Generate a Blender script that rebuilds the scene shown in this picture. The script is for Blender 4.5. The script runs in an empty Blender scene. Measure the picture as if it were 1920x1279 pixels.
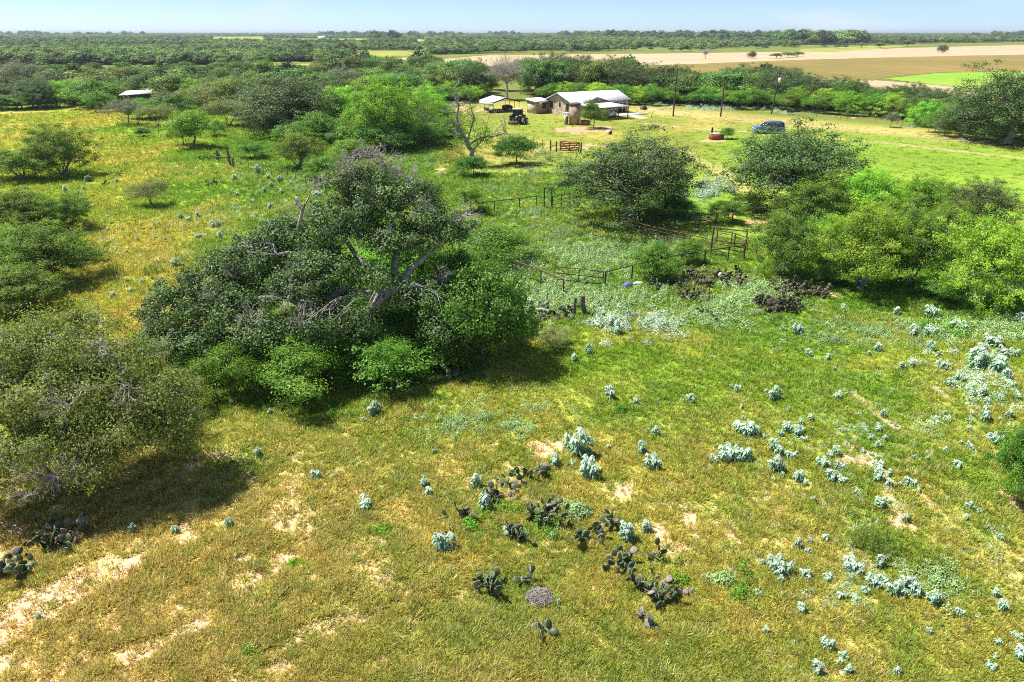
import bpy, math, random
import numpy as np
from mathutils import Vector, Matrix

# ------------------------------------------------------------------ camera, sky, sun, exposure
S = bpy.context.scene
COL = S.collection
HAZE = 0.00012
F_PX, CX, CY = 1297.0, 960.0, 639.5          # focal length and centre in pixels of the 1920-wide photograph
CAM_H = 15.0
PITCH = math.atan((CY - 59.0) / F_PX)
SP, CP = math.sin(PITCH), math.cos(PITCH)
cam_d = bpy.data.cameras.new("camera")
cam = bpy.data.objects.new("camera", cam_d)
COL.objects.link(cam)
cam.location = (0, 0, CAM_H)
cam.rotation_euler = (math.pi / 2 - PITCH, 0, 0)
cam_d.sensor_width = 36.0
cam_d.lens = 36.0 * F_PX / 1920.0
cam_d.clip_start = 0.1
cam_d.clip_end = 40000.0
S.camera = cam

SUN_EL = math.radians(61)
SH = Vector((0.95, -0.31, 0)).normalized()    # the way shadows fall on the ground
sun_d = bpy.data.lights.new("sun", 'SUN')
sun_d.energy = 5.0
sun_d.angle = math.radians(0.53)
sun_d.color = (1.0, 0.95, 0.86)
sun = bpy.data.objects.new("sun", sun_d)
COL.objects.link(sun)
ldir = Vector((SH.x * math.cos(SUN_EL), SH.y * math.cos(SUN_EL), -math.sin(SUN_EL)))
sun.rotation_euler = ldir.to_track_quat('-Z', 'Y').to_euler()
sun.location = (-40, 20, 60)

W = bpy.data.worlds.new("World")
S.world = W
W.use_nodes = True
nt = W.node_tree
for n in list(nt.nodes):
    nt.nodes.remove(n)
wo = nt.nodes.new('ShaderNodeOutputWorld')
bg = nt.nodes.new('ShaderNodeBackground')
sky = nt.nodes.new('ShaderNodeTexSky')
sky.sky_type = 'NISHITA'
sky.sun_disc = False
sky.sun_elevation = SUN_EL
sky.sun_rotation = math.atan2(-SH.x, -SH.y)
sky.altitude = 200
sky.air_density = 0.42
sky.dust_density = 0.4
sky.ozone_density = 3.0
# sparse fair-weather cloud in the sky
tc = nt.nodes.new('ShaderNodeTexCoord')
mp = nt.nodes.new('ShaderNodeMapping')
mp.inputs['Scale'].default_value = (3.0, 3.0, 14.0)
mp.inputs['Location'].default_value = (0.35, 0.2, 0.55)
nz = nt.nodes.new('ShaderNodeTexNoise')
nz.inputs['Scale'].default_value = 1.6
nz.inputs['Detail'].default_value = 6
cr = nt.nodes.new('ShaderNodeValToRGB')
cr.color_ramp.elements[0].position = 0.54
cr.color_ramp.elements[1].position = 0.72
mx = nt.nodes.new('ShaderNodeMix')
mx.data_type = 'RGBA'
mx.inputs['B'].default_value = (4.6, 5.2, 5.8, 1)
nt.links.new(tc.outputs['Generated'], mp.inputs['Vector'])
nt.links.new(mp.outputs['Vector'], nz.inputs['Vector'])
nt.links.new(nz.outputs['Fac'], cr.inputs['Fac'])
nt.links.new(cr.outputs['Color'], mx.inputs['Factor'])
nt.links.new(sky.outputs['Color'], mx.inputs['A'])
nt.links.new(mx.outputs['Result'], bg.inputs['Color'])
nt.links.new(bg.outputs['Background'], wo.inputs['Surface'])
bg.inputs['Strength'].default_value = 0.10
S.view_settings.view_transform = 'Standard'
S.view_settings.look = 'None'
S.view_settings.gamma = 1.0
S.view_settings.use_curve_mapping = False
S.view_settings.exposure = 0.84
S.cycles.max_bounces = 5
S.cycles.diffuse_bounces = 3
S.cycles.glossy_bounces = 2
S.cycles.transmission_bounces = 3
S.cycles.transparent_max_bounces = 6
S.cycles.volume_bounces = 0
S.cycles.use_denoising = False
S.cycles.filter_width = 1.0
S.render.use_persistent_data = False

# ------------------------------------------------------------------ helpers
def hgt(x, y):
    """Gentle relief of the pasture, fading out towards the flat fields."""
    x = np.asarray(x, float); y = np.asarray(y, float)
    d = np.sqrt(x * x + y * y)
    k = np.clip((140 - d) / 60, 0, 1)
    return k * (0.10 * np.sin(.21 * x + 1.0) * np.cos(.17 * y) + 0.05 * np.sin(.52 * x + .31 * y) + 0.03 * np.sin(1.1 * y - .7 * x))

def ray(px, py):
    a = (np.asarray(px, float) - CX) / F_PX
    b = (CY - np.asarray(py, float)) / F_PX
    return a, CP + b * SP, -SP + b * CP

def P(px, py, z=None):
    """Ground point seen at a photograph pixel."""
    a, dy, dz = ray(px, py)
    zz = 0.0
    for _ in range(3):
        t = (zz - CAM_H) / dz
        zz = float(hgt(a * t, dy * t))
    t = (zz - CAM_H) / dz
    return Vector((float(a * t), float(dy * t), zz))

def U(px, py, Y):
    """Point at ground distance Y along the ray of a pixel."""
    a, dy, dz = ray(px, py)
    t = Y / dy
    return np.array((a * t, Y, CAM_H + dz * t), float)

def depth(p):
    return p[1] * CP + (CAM_H - p[2]) * SP

def proj(x, y, z=0.0):
    d = y * CP + (CAM_H - z) * SP
    d = np.where(d < 0.5, 0.5, d)
    return CX + F_PX * x / d, CY - F_PX * (y * SP - (CAM_H - z) * CP) / d

def sstep(v, a, b):
    t = np.clip((v - a) / (b - a), 0, 1)
    return t * t * (3 - 2 * t)

def _hash(ix, iy, s):
    h = (ix * 374761393 + iy * 668265263 + s * 974711) & 0xFFFFFFFF
    h = ((h ^ (h >> 13)) * 1274126177) & 0xFFFFFFFF
    return ((h ^ (h >> 16)) & 0xFFFF) / 65535.0

def vnoise(x, y, s=0):
    x = np.asarray(x, float); y = np.asarray(y, float)
    ix = np.floor(x).astype(np.int64); iy = np.floor(y).astype(np.int64)
    fx = x - ix; fy = y - iy
    fx = fx * fx * (3 - 2 * fx); fy = fy * fy * (3 - 2 * fy)
    a = _hash(ix, iy, s); b = _hash(ix + 1, iy, s); c = _hash(ix, iy + 1, s); d = _hash(ix + 1, iy + 1, s)
    return (a * (1 - fx) + b * fx) * (1 - fy) + (c * (1 - fx) + d * fx) * fy

def fbm(x, y, s=0, o=4):
    v = 0; a = .5; t = 0
    for i in range(o):
        v = v + a * vnoise(x * 2 ** i, y * 2 ** i, s + 17 * i); t += a; a *= .5
    return v / t

def nrm(v):
    return v / np.maximum(np.linalg.norm(v, axis=-1, keepdims=True), 1e-9)

class MB:
    """Collects faces (quads and triangles) for ONE mesh."""
    def __init__(s):
        s.V = []; s.Q = []; s.T = []; s.qm = []; s.tm = []; s.v = []; s.n = 0
    def add(s, V, Fc, mat=0, tint=None):
        V = np.asarray(V, float).reshape(-1, 3); Fc = np.asarray(Fc, int)
        if len(Fc) == 0: return s
        s.V.append(V)
        s.v.append(np.full(len(V), .5) if tint is None else np.broadcast_to(np.asarray(tint, float), (len(V),)))
        if Fc.shape[1] == 4: s.Q.append(Fc + s.n); s.qm.append(np.full(len(Fc), mat))
        else: s.T.append(Fc + s.n); s.tm.append(np.full(len(Fc), mat))
        s.n += len(V)
        return s
    def leaves(s, C, N, L, Wd, rng, tint=None, mat=0, droop=0.0, taxis=None):
        C = np.asarray(C, float); n = len(C)
        if n == 0: return s
        N = nrm(N)
        t = rng.normal(size=(n, 3)) if taxis is None else taxis + rng.normal(size=(n, 3)) * .35
        t = nrm(t - N * np.sum(t * N, 1, keepdims=True))
        b = np.cross(N, t)
        L = np.broadcast_to(L, (n,))[:, None]; Wd = np.broadcast_to(Wd, (n,))[:, None]
        V = np.stack([C - t * L * .5, C + b * Wd * .5 - t * L * .05, C + t * L * .5, C - b * Wd * .5 - t * L * .05], 1)
        if droop: V[:, 2, 2] -= droop * L[:, 0]
        Fc = np.arange(4 * n).reshape(n, 4)
        return s.add(V.reshape(-1, 3), Fc, mat, np.repeat(np.broadcast_to(.5 if tint is None else tint, (n,)), 4))
    def tubes(s, Pn, R, sides=4, mat=0, tint=None, cap=False):
        Pn = np.asarray(Pn, float); N, K = Pn.shape[:2]
        if N == 0: return s
        R = np.broadcast_to(np.asarray(R, float), (N, K))
        T = nrm(np.gradient(Pn, axis=1))
        ref = np.where(np.abs(T[..., 2:3]) > .9, np.array([1., 0, 0]), np.array([0., 0, 1]))
        A = nrm(np.cross(T, ref)); B = np.cross(T, A)
        th = np.arange(sides) * 2 * math.pi / sides
        V = Pn[:, :, None] + R[:, :, None, None] * (np.cos(th)[:, None] * A[:, :, None] + np.sin(th)[:, None] * B[:, :, None])
        idx = np.arange(N * K * sides).reshape(N, K, sides)
        a = idx[:, :-1]; b = idx[:, 1:]
        Fc = np.stack([a, np.roll(a, -1, 2), np.roll(b, -1, 2), b], -1).reshape(-1, 4)
        s.add(V.reshape(-1, 3), Fc, mat, None if tint is None else np.repeat(np.broadcast_to(tint, (N,)), K * sides))
        if cap:
            for i in range(N):
                o = s.n
                for k in (0, K - 1):
                    ring = V[i, k]
                    m = ring.mean(0)
                    VV = np.vstack([ring, m]); o = len(ring)
                    tri = [(j, (j + 1) % o, o) for j in range(o)]
                    s.add(VV, tri, mat)
        return s
    def tube(s, pts, r, sides=6, mat=0, cap=True):
        pts = np.asarray(pts, float)
        return s.tubes(pts[None], np.broadcast_to(np.asarray(r, float), (1, len(pts))), sides, mat, cap=cap)
    def box(s, c, d, mat=0, rz=0.0):
        x, y, z = np.asarray(d, float) / 2
        V = np.array([(-x, -y, -z), (x, -y, -z), (x, y, -z), (-x, y, -z), (-x, -y, z), (x, -y, z), (x, y, z), (-x, y, z)])
        if rz:
            c_, s_ = math.cos(rz), math.sin(rz)
            V = V @ np.array([(c_, s_, 0), (-s_, c_, 0), (0, 0, 1)])
        return s.add(V + np.asarray(c, float), [(0, 3, 2, 1), (4, 5, 6, 7), (0, 1, 5, 4), (1, 2, 6, 5), (2, 3, 7, 6), (3, 0, 4, 7)], mat)
    def prism(s, prof, y0, y1, mat=0, axis='y'):
        """A convex-ish outline (list of (a, z)) swept along y (or x)."""
        n = len(prof); pr = np.array(prof, float)
        def ring(t):
            if axis == 'y': return np.stack([pr[:, 0], np.full(n, t), pr[:, 1]], 1)
            return np.stack([np.full(n, t), pr[:, 0], pr[:, 1]], 1)
        a = ring(y0); b = ring(y1)
        V = np.vstack([a, b])
        s.add(V, [(i, (i + 1) % n, n + (i + 1) % n, n + i) for i in range(n)], mat)
        for r_ in (a, b):
            c = r_.mean(0)
            s.add(np.vstack([r_, c]), [(i, (i + 1) % n, n) for i in range(n)], mat)
        return s
    def slab(s, quad, th, mat=0):
        """A sloping plate: four corners, thickened downwards."""
        q = np.array(quad, float); lo = q - np.array((0, 0, th))
        return s.add(np.vstack([lo, q]), [(0, 3, 2, 1), (4, 5, 6, 7), (0, 1, 5, 4), (1, 2, 6, 5), (2, 3, 7, 6), (3, 0, 4, 7)], mat)
    def mesh(s, name, mats, smooth=False):
        me = bpy.data.meshes.new(name)
        V = np.vstack(s.V)
        Q = np.vstack(s.Q) if s.Q else np.zeros((0, 4), int)
        T = np.vstack(s.T) if s.T else np.zeros((0, 3), int)
        me.vertices.add(len(V)); me.vertices.foreach_set('co', V.astype(np.float32).ravel())
        me.loops.add(Q.size + T.size)
        me.loops.foreach_set('vertex_index', np.concatenate([Q.ravel(), T.ravel()]).astype(np.int32))
        me.polygons.add(len(Q) + len(T))
        st = np.concatenate([np.arange(len(Q)) * 4, Q.size + np.arange(len(T)) * 3]).astype(np.int32)
        me.polygons.foreach_set('loop_start', st)
        me.polygons.foreach_set('material_index', np.concatenate([np.concatenate(s.qm) if s.qm else np.zeros(0), np.concatenate(s.tm) if s.tm else np.zeros(0)]).astype(np.int32))
        if smooth: me.polygons.foreach_set('use_smooth', np.ones(len(Q) + len(T), bool))
        at = me.attributes.new('v', 'FLOAT', 'POINT'); at.data.foreach_set('value', np.concatenate(s.v).astype(np.float32))
        me.update(calc_edges=True)
        for m in (mats if isinstance(mats, (list, tuple)) else [mats]): me.materials.append(m)
        return me
    def build(s, name, mats, parent=None, smooth=False):
        return link(name, s.mesh(name, mats, smooth), parent)

def link(name, data, parent=None, loc=None, rz=0.0, sc=None):
    o = bpy.data.objects.new(name, data)
    COL.objects.link(o)
    if parent: o.parent = parent
    if loc is not None: o.location = loc
    if rz: o.rotation_euler = (0, 0, rz)
    if sc is not None: o.scale = sc
    return o

def tag(o, label=None, cat=None, group=None, kind=None):
    if label: o['label'] = label
    if cat: o['category'] = cat
    if group: o['group'] = group
    if kind: o['kind'] = kind
    return o

def thing(name, label, cat, loc=(0, 0, 0), rz=0.0, group=None):
    return tag(link(name, None, None, loc, rz), label, cat, group)

# ------------------------------------------------------------------ materials
def mat(name, rough=.8, base=(.5, .5, .5), metal=0.0, spec=.3):
    m = bpy.data.materials.new(name); m.use_nodes = True
    b = m.node_tree.nodes['Principled BSDF']
    b.inputs['Base Color'].default_value = (*base, 1)
    b.inputs['Roughness'].default_value = rough
    b.inputs['Metallic'].default_value = metal
    b.inputs['Specular IOR Level'].default_value = spec
    return m

def ramp(nt, stops):
    r = nt.nodes.new('ShaderNodeValToRGB')
    e = r.color_ramp.elements
    while len(e) < len(stops): e.new(.5)
    for el, (p, c) in zip(e, stops):
        el.position = p; el.color = (*c, 1)
    return r

def noisy(name, c1, c2, scale=8.0, rough=.85, metal=0.0, bump=.15, spec=.25, detail=5, lo=.35, hi=.65):
    m = mat(name, rough, c1, metal, spec); nt = m.node_tree; b = nt.nodes['Principled BSDF']
    tc = nt.nodes.new('ShaderNodeTexCoord'); nz = nt.nodes.new('ShaderNodeTexNoise')
    nz.inputs['Scale'].default_value = scale; nz.inputs['Detail'].default_value = detail
    r = ramp(nt, [(lo, c1), (hi, c2)])
    nt.links.new(tc.outputs['Object'], nz.inputs['Vector']); nt.links.new(nz.outputs['Fac'], r.inputs['Fac'])
    nt.links.new(r.outputs['Color'], b.inputs['Base Color'])
    if bump:
        bp = nt.nodes.new('ShaderNodeBump'); bp.inputs['Strength'].default_value = bump; bp.inputs['Distance'].default_value = .05
        nt.links.new(nz.outputs['Fac'], bp.inputs['Height']); nt.links.new(bp.outputs['Normal'], b.inputs['Normal'])
    return m

def leafmat(name, stops, trans=.3, rough=.5, spec=.35, vary=.12, tcol=None, gain=1.0):
    """Leaves: colour by a per-leaf value, a small shift per plant, light passing through the blade."""
    m = bpy.data.materials.new(name); m.use_nodes = True; nt = m.node_tree
    b = nt.nodes['Principled BSDF']; out = nt.nodes['Material Output']
    at = nt.nodes.new('ShaderNodeAttribute'); at.attribute_name = 'v'
    stops = [(p_, tuple(min(.8, v_ * gain) for v_ in c_)) for p_, c_ in stops]
    r = ramp(nt, stops)
    nt.links.new(at.outputs['Fac'], r.inputs['Fac'])
    oi = nt.nodes.new('ShaderNodeObjectInfo')
    hs = nt.nodes.new('ShaderNodeHueSaturation')
    m1 = nt.nodes.new('ShaderNodeMapRange'); m1.inputs['To Min'].default_value = .5 - vary * .16; m1.inputs['To Max'].default_value = .5 + vary * .16
    m2 = nt.nodes.new('ShaderNodeMapRange'); m2.inputs['To Min'].default_value = 1 - vary * 1.6; m2.inputs['To Max'].default_value = 1 + vary * 1.6
    ml = nt.nodes.new('ShaderNodeMath'); ml.operation = 'MULTIPLY'; ml.inputs[1].default_value = 7.31
    fr = nt.nodes.new('ShaderNodeMath'); fr.operation = 'FRACT'
    nt.links.new(oi.outputs['Random'], m1.inputs['Value']); nt.links.new(oi.outputs['Random'], ml.inputs[0])
    nt.links.new(ml.outputs[0], fr.inputs[0]); nt.links.new(fr.outputs[0], m2.inputs['Value'])
    nt.links.new(m1.outputs[0], hs.inputs['Hue']); nt.links.new(m2.outputs[0], hs.inputs['Value'])
    nt.links.new(r.outputs['Color'], hs.inputs['Color'])
    nt.links.new(hs.outputs['Color'], b.inputs['Base Color'])
    b.inputs['Roughness'].default_value = rough; b.inputs['Specular IOR Level'].default_value = spec
    if trans:
        tr = nt.nodes.new('ShaderNodeBsdfTranslucent'); mix = nt.nodes.new('ShaderNodeMixShader')
        mc = nt.nodes.new('ShaderNodeMix'); mc.data_type = 'RGBA'; mc.blend_type = 'MULTIPLY'
        mc.inputs['Factor'].default_value = 1.0; mc.inputs['B'].default_value = (*(tcol or (1.05, 1.35, .5)), 1)
        nt.links.new(hs.outputs['Color'], mc.inputs['A']); nt.links.new(mc.outputs['Result'], tr.inputs['Color'])
        mix.inputs['Fac'].default_value = trans
        nt.links.new(b.outputs[0], mix.inputs[1]); nt.links.new(tr.outputs[0], mix.inputs[2])
        nt.links.new(mix.outputs[0], out.inputs['Surface'])
    return m

def tintmat(name, rough=.7, trans=.25, attr='tint'):
    """Ground cover: colour carried by each instanced tuft, varied blade by blade."""
    m = bpy.data.materials.new(name); m.use_nodes = True; nt = m.node_tree
    b = nt.nodes['Principled BSDF']; out = nt.nodes['Material Output']
    at = nt.nodes.new('ShaderNodeAttribute'); at.attribute_type = 'INSTANCER'; at.attribute_name = attr
    av = nt.nodes.new('ShaderNodeAttribute'); av.attribute_name = 'v'
    mr = nt.nodes.new('ShaderNodeMapRange'); mr.inputs['To Min'].default_value = .6; mr.inputs['To Max'].default_value = 1.4
    nt.links.new(av.outputs['Fac'], mr.inputs['Value'])
    vm = nt.nodes.new('ShaderNodeVectorMath'); vm.operation = 'SCALE'
    nt.links.new(at.outputs['Color'], vm.inputs[0]); nt.links.new(mr.outputs[0], vm.inputs['Scale'])
    nt.links.new(vm.outputs[0], b.inputs['Base Color'])
    b.inputs['Roughness'].default_value = rough; b.inputs['Specular IOR Level'].default_value = .2
    tr = nt.nodes.new('ShaderNodeBsdfTranslucent'); mix = nt.nodes.new('ShaderNodeMixShader'); mix.inputs['Fac'].default_value = trans
    nt.links.new(vm.outputs[0], tr.inputs['Color'])
    nt.links.new(b.outputs[0], mix.inputs[1]); nt.links.new(tr.outputs[0], mix.inputs[2]); nt.links.new(mix.outputs[0], out.inputs['Surface'])
    return m

M = {}
M['bark'] = noisy('bark', (.10, .085, .07), (.22, .20, .18), 6, .95, bump=.6)
M['greybark'] = noisy('grey_bark', (.20, .18, .165), (.38, .36, .335), 5, .95, bump=.5)
M['twig'] = noisy('pale_twig', (.30, .27, .25), (.50, .47, .44), 3, .95, bump=0)
M['darktwig'] = noisy('dark_twig', (.10, .08, .065), (.20, .17, .14), 3, .95, bump=0)
M['oak'] = leafmat('oak_leaf', [(0, (.036, .070, .016)), (.5, (.078, .138, .032)), (1, (.185, .24, .08))], .18, .55, .3, gain=1.12)
M['mesq'] = leafmat('mesquite_leaf', [(0, (.075, .165, .018)), (.5, (.17, .30, .036)), (1, (.37, .46, .065))], .42, .6, .2, vary=.14, gain=1.5)
M['mesq2'] = leafmat('dark_mesquite_leaf', [(0, (.07, .125, .018)), (.5, (.15, .23, .034)), (1, (.30, .36, .07))], .38, .6, .2, vary=.14, gain=1.2)
M['shrub'] = leafmat('shrub_leaf', [(0, (.040, .105, .012)), (.5, (.092, .200, .024)), (1, (.22, .34, .05))], .36, .5, .35, vary=.15, gain=1.25)
M['lime'] = leafmat('lime_leaf', [(0, (.08, .19, .015)), (.5, (.175, .33, .030)), (1, (.36, .48, .07))], .34, .5, .3, vary=.16, gain=.88)
M['olive'] = leafmat('olive_leaf', [(0, (.075, .100, .020)), (.5, (.15, .180, .036)), (1, (.26, .275, .075))], .25, .55, .3, gain=1.3)
M['olive2'] = leafmat('yellow_olive_leaf', [(0, (.085, .13, .026)), (.5, (.165, .225, .055)), (1, (.32, .37, .13))], .34, .6, .25, gain=1.3)
M['greyleaf'] = leafmat('grey_green_leaf', [(0, (.085, .11, .055)), (.5, (.15, .185, .095)), (1, (.27, .29, .18))], .25, .6, .3)
M['wood_leaf'] = leafmat('woodland_leaf', [(0, (.048, .092, .020)), (.5, (.115, .185, .042)), (1, (.25, .31, .09))], .33, .55, .3, vary=.28, gain=1.2)
M['rust'] = leafmat('dead_leaf', [(0, (.14, .075, .045)), (.5, (.25, .15, .10)), (1, (.36, .28, .22))], .1, .9, .1)
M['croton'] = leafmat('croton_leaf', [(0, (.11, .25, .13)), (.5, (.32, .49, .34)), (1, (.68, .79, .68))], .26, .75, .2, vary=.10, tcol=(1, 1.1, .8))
M['crotonstem'] = mat('croton_stem', .9, (.36, .36, .22))
M['pad'] = leafmat('cactus_pad', [(0, (.034, .052, .026)), (.5, (.070, .100, .048)), (1, (.16, .20, .10))], 0, .5, .4, vary=.25)
M['pad2'] = leafmat('brown_cactus_pad', [(0, (.045, .042, .028)), (.5, (.085, .082, .050)), (1, (.19, .18, .115))], 0, .6, .3, vary=.2)
M['deadpad'] = noisy('dead_cactus_pad', (.17, .14, .125), (.34, .29, .26), 9, .95)
# ------------------------------------------------------------------ the ground and its colours
GREEN = np.array((.185, .325, .030)); YG = np.array((.330, .405, .050)); GOLD = np.array((.480, .405, .080))
STRAW = np.array((.610, .450, .165)); LAWN = np.array((.215, .265, .040)); SAND = np.array((.61, .425, .275))
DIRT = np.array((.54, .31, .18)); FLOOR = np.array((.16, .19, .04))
# bare sand and dirt seen in the photograph: centre, half width, half height in pixels of the photograph, strength
BARE = [(1035, 838, 42, 17, 1.2), (1000, 832, 22, 8, .7), (965, 868, 50, 12, .35), (1172, 922, 22, 16, .95), (1214, 590, 30, 6, 1.0), (1305, 1000, 7, 44, .42), (1330, 1010, 9, 10, .3),
        (420, 1137, 22, 9, 1.0), (332, 1140, 20, 8, .95), (480, 1096, 22, 9, .9), (628, 1120, 20, 10, .95), (770, 1090, 16, 16, .55), (235, 1240, 40, 16, .95), (110, 1085, 40, 28, .6),
        (60, 1150, 60, 26, .6), (190, 1150, 40, 12, .6), (30, 1250, 70, 22, .8), (380, 1110, 60, 16, .35), (690, 1200, 18, 10, .6), (865, 1230, 30, 14, .6), (1040, 1245, 40, 14, .5), (1115, 1100, 14, 14, .5),
        (1110, 1160, 14, 24, .5), (1500, 1130, 40, 14, .35), (1700, 1120, 40, 12, .45), (1330, 1245, 30, 12, .5), (1230, 1010, 10, 9, .4), (1250, 1078, 8, 7, .3), (520, 960, 50, 14, .35), (410, 860, 22, 8, .7), (460, 880, 18, 8, .6), (330, 880, 60, 20, .45),
        (300, 905, 40, 12, .4), (20, 990, 40, 14, .6), (850, 1005, 30, 8, .3), (1610, 965, 16, 10, .4), (1700, 870, 16, 8, .6), (1720, 890, 20, 8, .5), (830, 320, 12, 4, .8), (1085, 244, 40, 6, .9), (1120, 243, 30, 6, .9),
        (1340, 264, 26, 5, .7), (1430, 416, 44, 9, .8), (1375, 400, 26, 7, .7), (1330, 412, 30, 7, .6), (970, 505, 12, 4, .9), (1040, 548, 12, 5, .6), (860, 205, 60, 6, .6), (1060, 275, 70, 6, .45), (1090, 445, 30, 7, .45), (1560, 548, 40, 6, .6), (1620, 220, 60, 3, .4)]
RED = {(1085, 244), (1120, 243), (1430, 416), (1375, 400), (1330, 412), (970, 505), (860, 205), (1340, 264)}

def worn(x, y):
    """Where the near pasture is thin: patches of one or two metres, most on the sandy side."""
    px, py = proj(x, y)
    v = .55 * fbm(x / 1.5, y / 1.5, 9, 4) + .30 * fbm(x / .55, y / .55, 5, 3) + .15 * fbm(x / 5, y / 5, 33, 2)
    k = np.where(y > 2, sstep(py, 700, 1000), 1) * (1 - .62 * sstep(px, 420, 1350))
    return sstep(v, .45, .58) * k

def ground_map(x, y):
    """Albedo of the ground sheet and how bare it is, at world points."""
    x = np.asarray(x, float); y = np.asarray(y, float)
    px, py = proj(x, y)
    ahead = y > 2
    n1 = fbm(x / 7, y / 7, 3); n2 = fbm(x / 1.7, y / 1.7, 9); n3 = fbm(x / 26, y / 26, 21, 3); n4 = fbm(x / .6, y / .6, 5, 3)
    col = GREEN + (YG - GREEN) * sstep(n1 * .6 + n2 * .4, .30, .66)[..., None]
    # dry foreground
    dry = sstep(py, 690, 1130) * (1.12 - .84 * sstep(px, 400, 1400)) + .20 * sstep(py, 760, 1000)
    dry = np.where(ahead, dry, .6)
    dry = np.clip(dry + (n1 - .5) * 1.1 + (n2 - .5) * .7, 0, 1)
    col = col + (STRAW - col) * (dry * .90)[..., None]
    # golden pasture to the left of the oak
    lim = 250 + (py - 200) * .50 + 260 * (n3 - .5) + 120 * (n1 - .5)
    gl = sstep(lim - px, -30, 110) * sstep(py, 196, 206) * sstep(720 - py, 0, 60)
    gg = sstep(n1 * .55 + n2 * .25 + n3 * .45, .46, .86)
    c2 = YG + (GOLD - YG) * gg[..., None]
    col = np.where((gl > 0)[..., None], col + (c2 - col) * gl[..., None], col)
    # fresh green round the corral and under the brush
    fr = sstep(px, 330, 520) * sstep(660 - py, 0, 90) * sstep(py, 200, 230) * (1 - gl)
    fc = np.array((.150, .285, .032)) + (np.array((.255, .345, .050)) - np.array((.150, .285, .032))) * sstep(n1 * .5 + n2 * .5, .35, .7)[..., None]
    col = col + (fc - col) * (fr * .8)[..., None]
    # mown grass round the house
    lw = sstep(330 - py, 0, 40) * sstep(px, 800, 880) * sstep(py, 180, 190)
    lc = LAWN + (np.array((.40, .345, .085)) - LAWN) * sstep(n1 * .5 + n3 * .6, .48, .78)[..., None]
    lc = lc + (np.array((.40, .34, .12)) - lc) * (sstep(232 - py, 0, 20) * .55 * n2)[..., None]
    col = np.where((lw > 0)[..., None], col + (lc - col) * lw[..., None], col)
    # right-hand meadow
    rw = sstep(px, 1280, 1400) * sstep(460 - py, 0, 60) * sstep(py, 240, 262)
    rc = np.array((.195, .315, .032)) + (np.array((.28, .335, .050)) - np.array((.195, .315, .032))) * sstep(n1 * .6 + n3 * .5, .4, .75)[..., None]
    col = np.where((rw > 0)[..., None], col + (rc - col) * (rw * .9)[..., None], col)
    # dry strip along the far fence of the meadow, then woodland floor
    edge = 205 + np.clip(px - 1180, 0, 900) * .088
    ds = sstep(px, 1150, 1210) * np.exp(-((py - edge) / 7.0) ** 2)
    col = col + (np.array((.50, .38, .16)) - col) * (ds * .7)[..., None]
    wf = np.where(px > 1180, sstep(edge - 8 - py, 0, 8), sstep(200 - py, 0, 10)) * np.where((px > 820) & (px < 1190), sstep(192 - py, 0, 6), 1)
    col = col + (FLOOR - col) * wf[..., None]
    # bare ground
    bare = np.zeros(x.shape); red = np.zeros(x.shape)
    for (bx, by, rx, ry, st) in BARE:
        q = np.clip(1.45 - np.sqrt(((px - bx) / (rx * 1.1)) ** 2 + ((py - by) / (ry * 1.1)) ** 2), 0, 1.2)
        q = 1.2 * st * np.where(ahead, q, 0)
        bare = np.maximum(bare, q)
        if (bx, by) in RED: red = np.maximum(red, q)
    # rows worked into the soil, showing as thin bare lines
    a1 = math.radians(42); s1 = fbm((x * math.cos(a1) - y * math.sin(a1)) / 1.1, (x * math.sin(a1) + y * math.cos(a1)) / 6.5, 41)
    k1 = sstep(py, 960, 1120) * (1 - sstep(px, 420, 1300))
    a2 = math.radians(-8); s2 = fbm((x * math.cos(a2) - y * math.sin(a2)) / .8, (x * math.sin(a2) + y * math.cos(a2)) / 8.0, 43)
    k2 = sstep(px, 1480, 1640) * sstep(py, 660, 730) * sstep(1100 - py, 0, 160)
    bare = np.maximum(bare, k1 * sstep(s1 * .72 + n2 * .34, .45, .62) * 1.15)
    bare = np.maximum(bare, np.where(ahead, k2, 0) * sstep(s2 * .8 + n2 * .25, .60, .72) * .85)
    bare = np.maximum(bare, np.where(ahead, sstep(py, 780, 960), 1) * sstep(n1 * .4 + n2 * .45 + n4 * .2, .64, .78) * .8)
    bare = np.clip(bare * 1.15 + (n4 - .5) * 1.9 * (bare > .05) + (n2 - .5) * .8 * (bare > .05), 0, 1)
    bare = sstep(bare, .38, 1.05)
    soil = np.where(ahead, sstep(py, 640, 900), 1) * .16 + .75 * worn(x, y)
    gcol = col + (np.array((.68, .475, .285)) - col) * soil[..., None]
    sc = SAND + (DIRT - SAND) * np.clip(np.maximum(red * 1.2, sstep(330 - py, 0, 40) * .5) + (n2 - .5) * .5 , 0, 1)[..., None]
    bcol = gcol + (sc - gcol) * bare[..., None]
    return np.clip(bcol, .01, .9), bare, col, np.clip(gcol, .01, .9), np.clip(sc, .01, .9)

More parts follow.
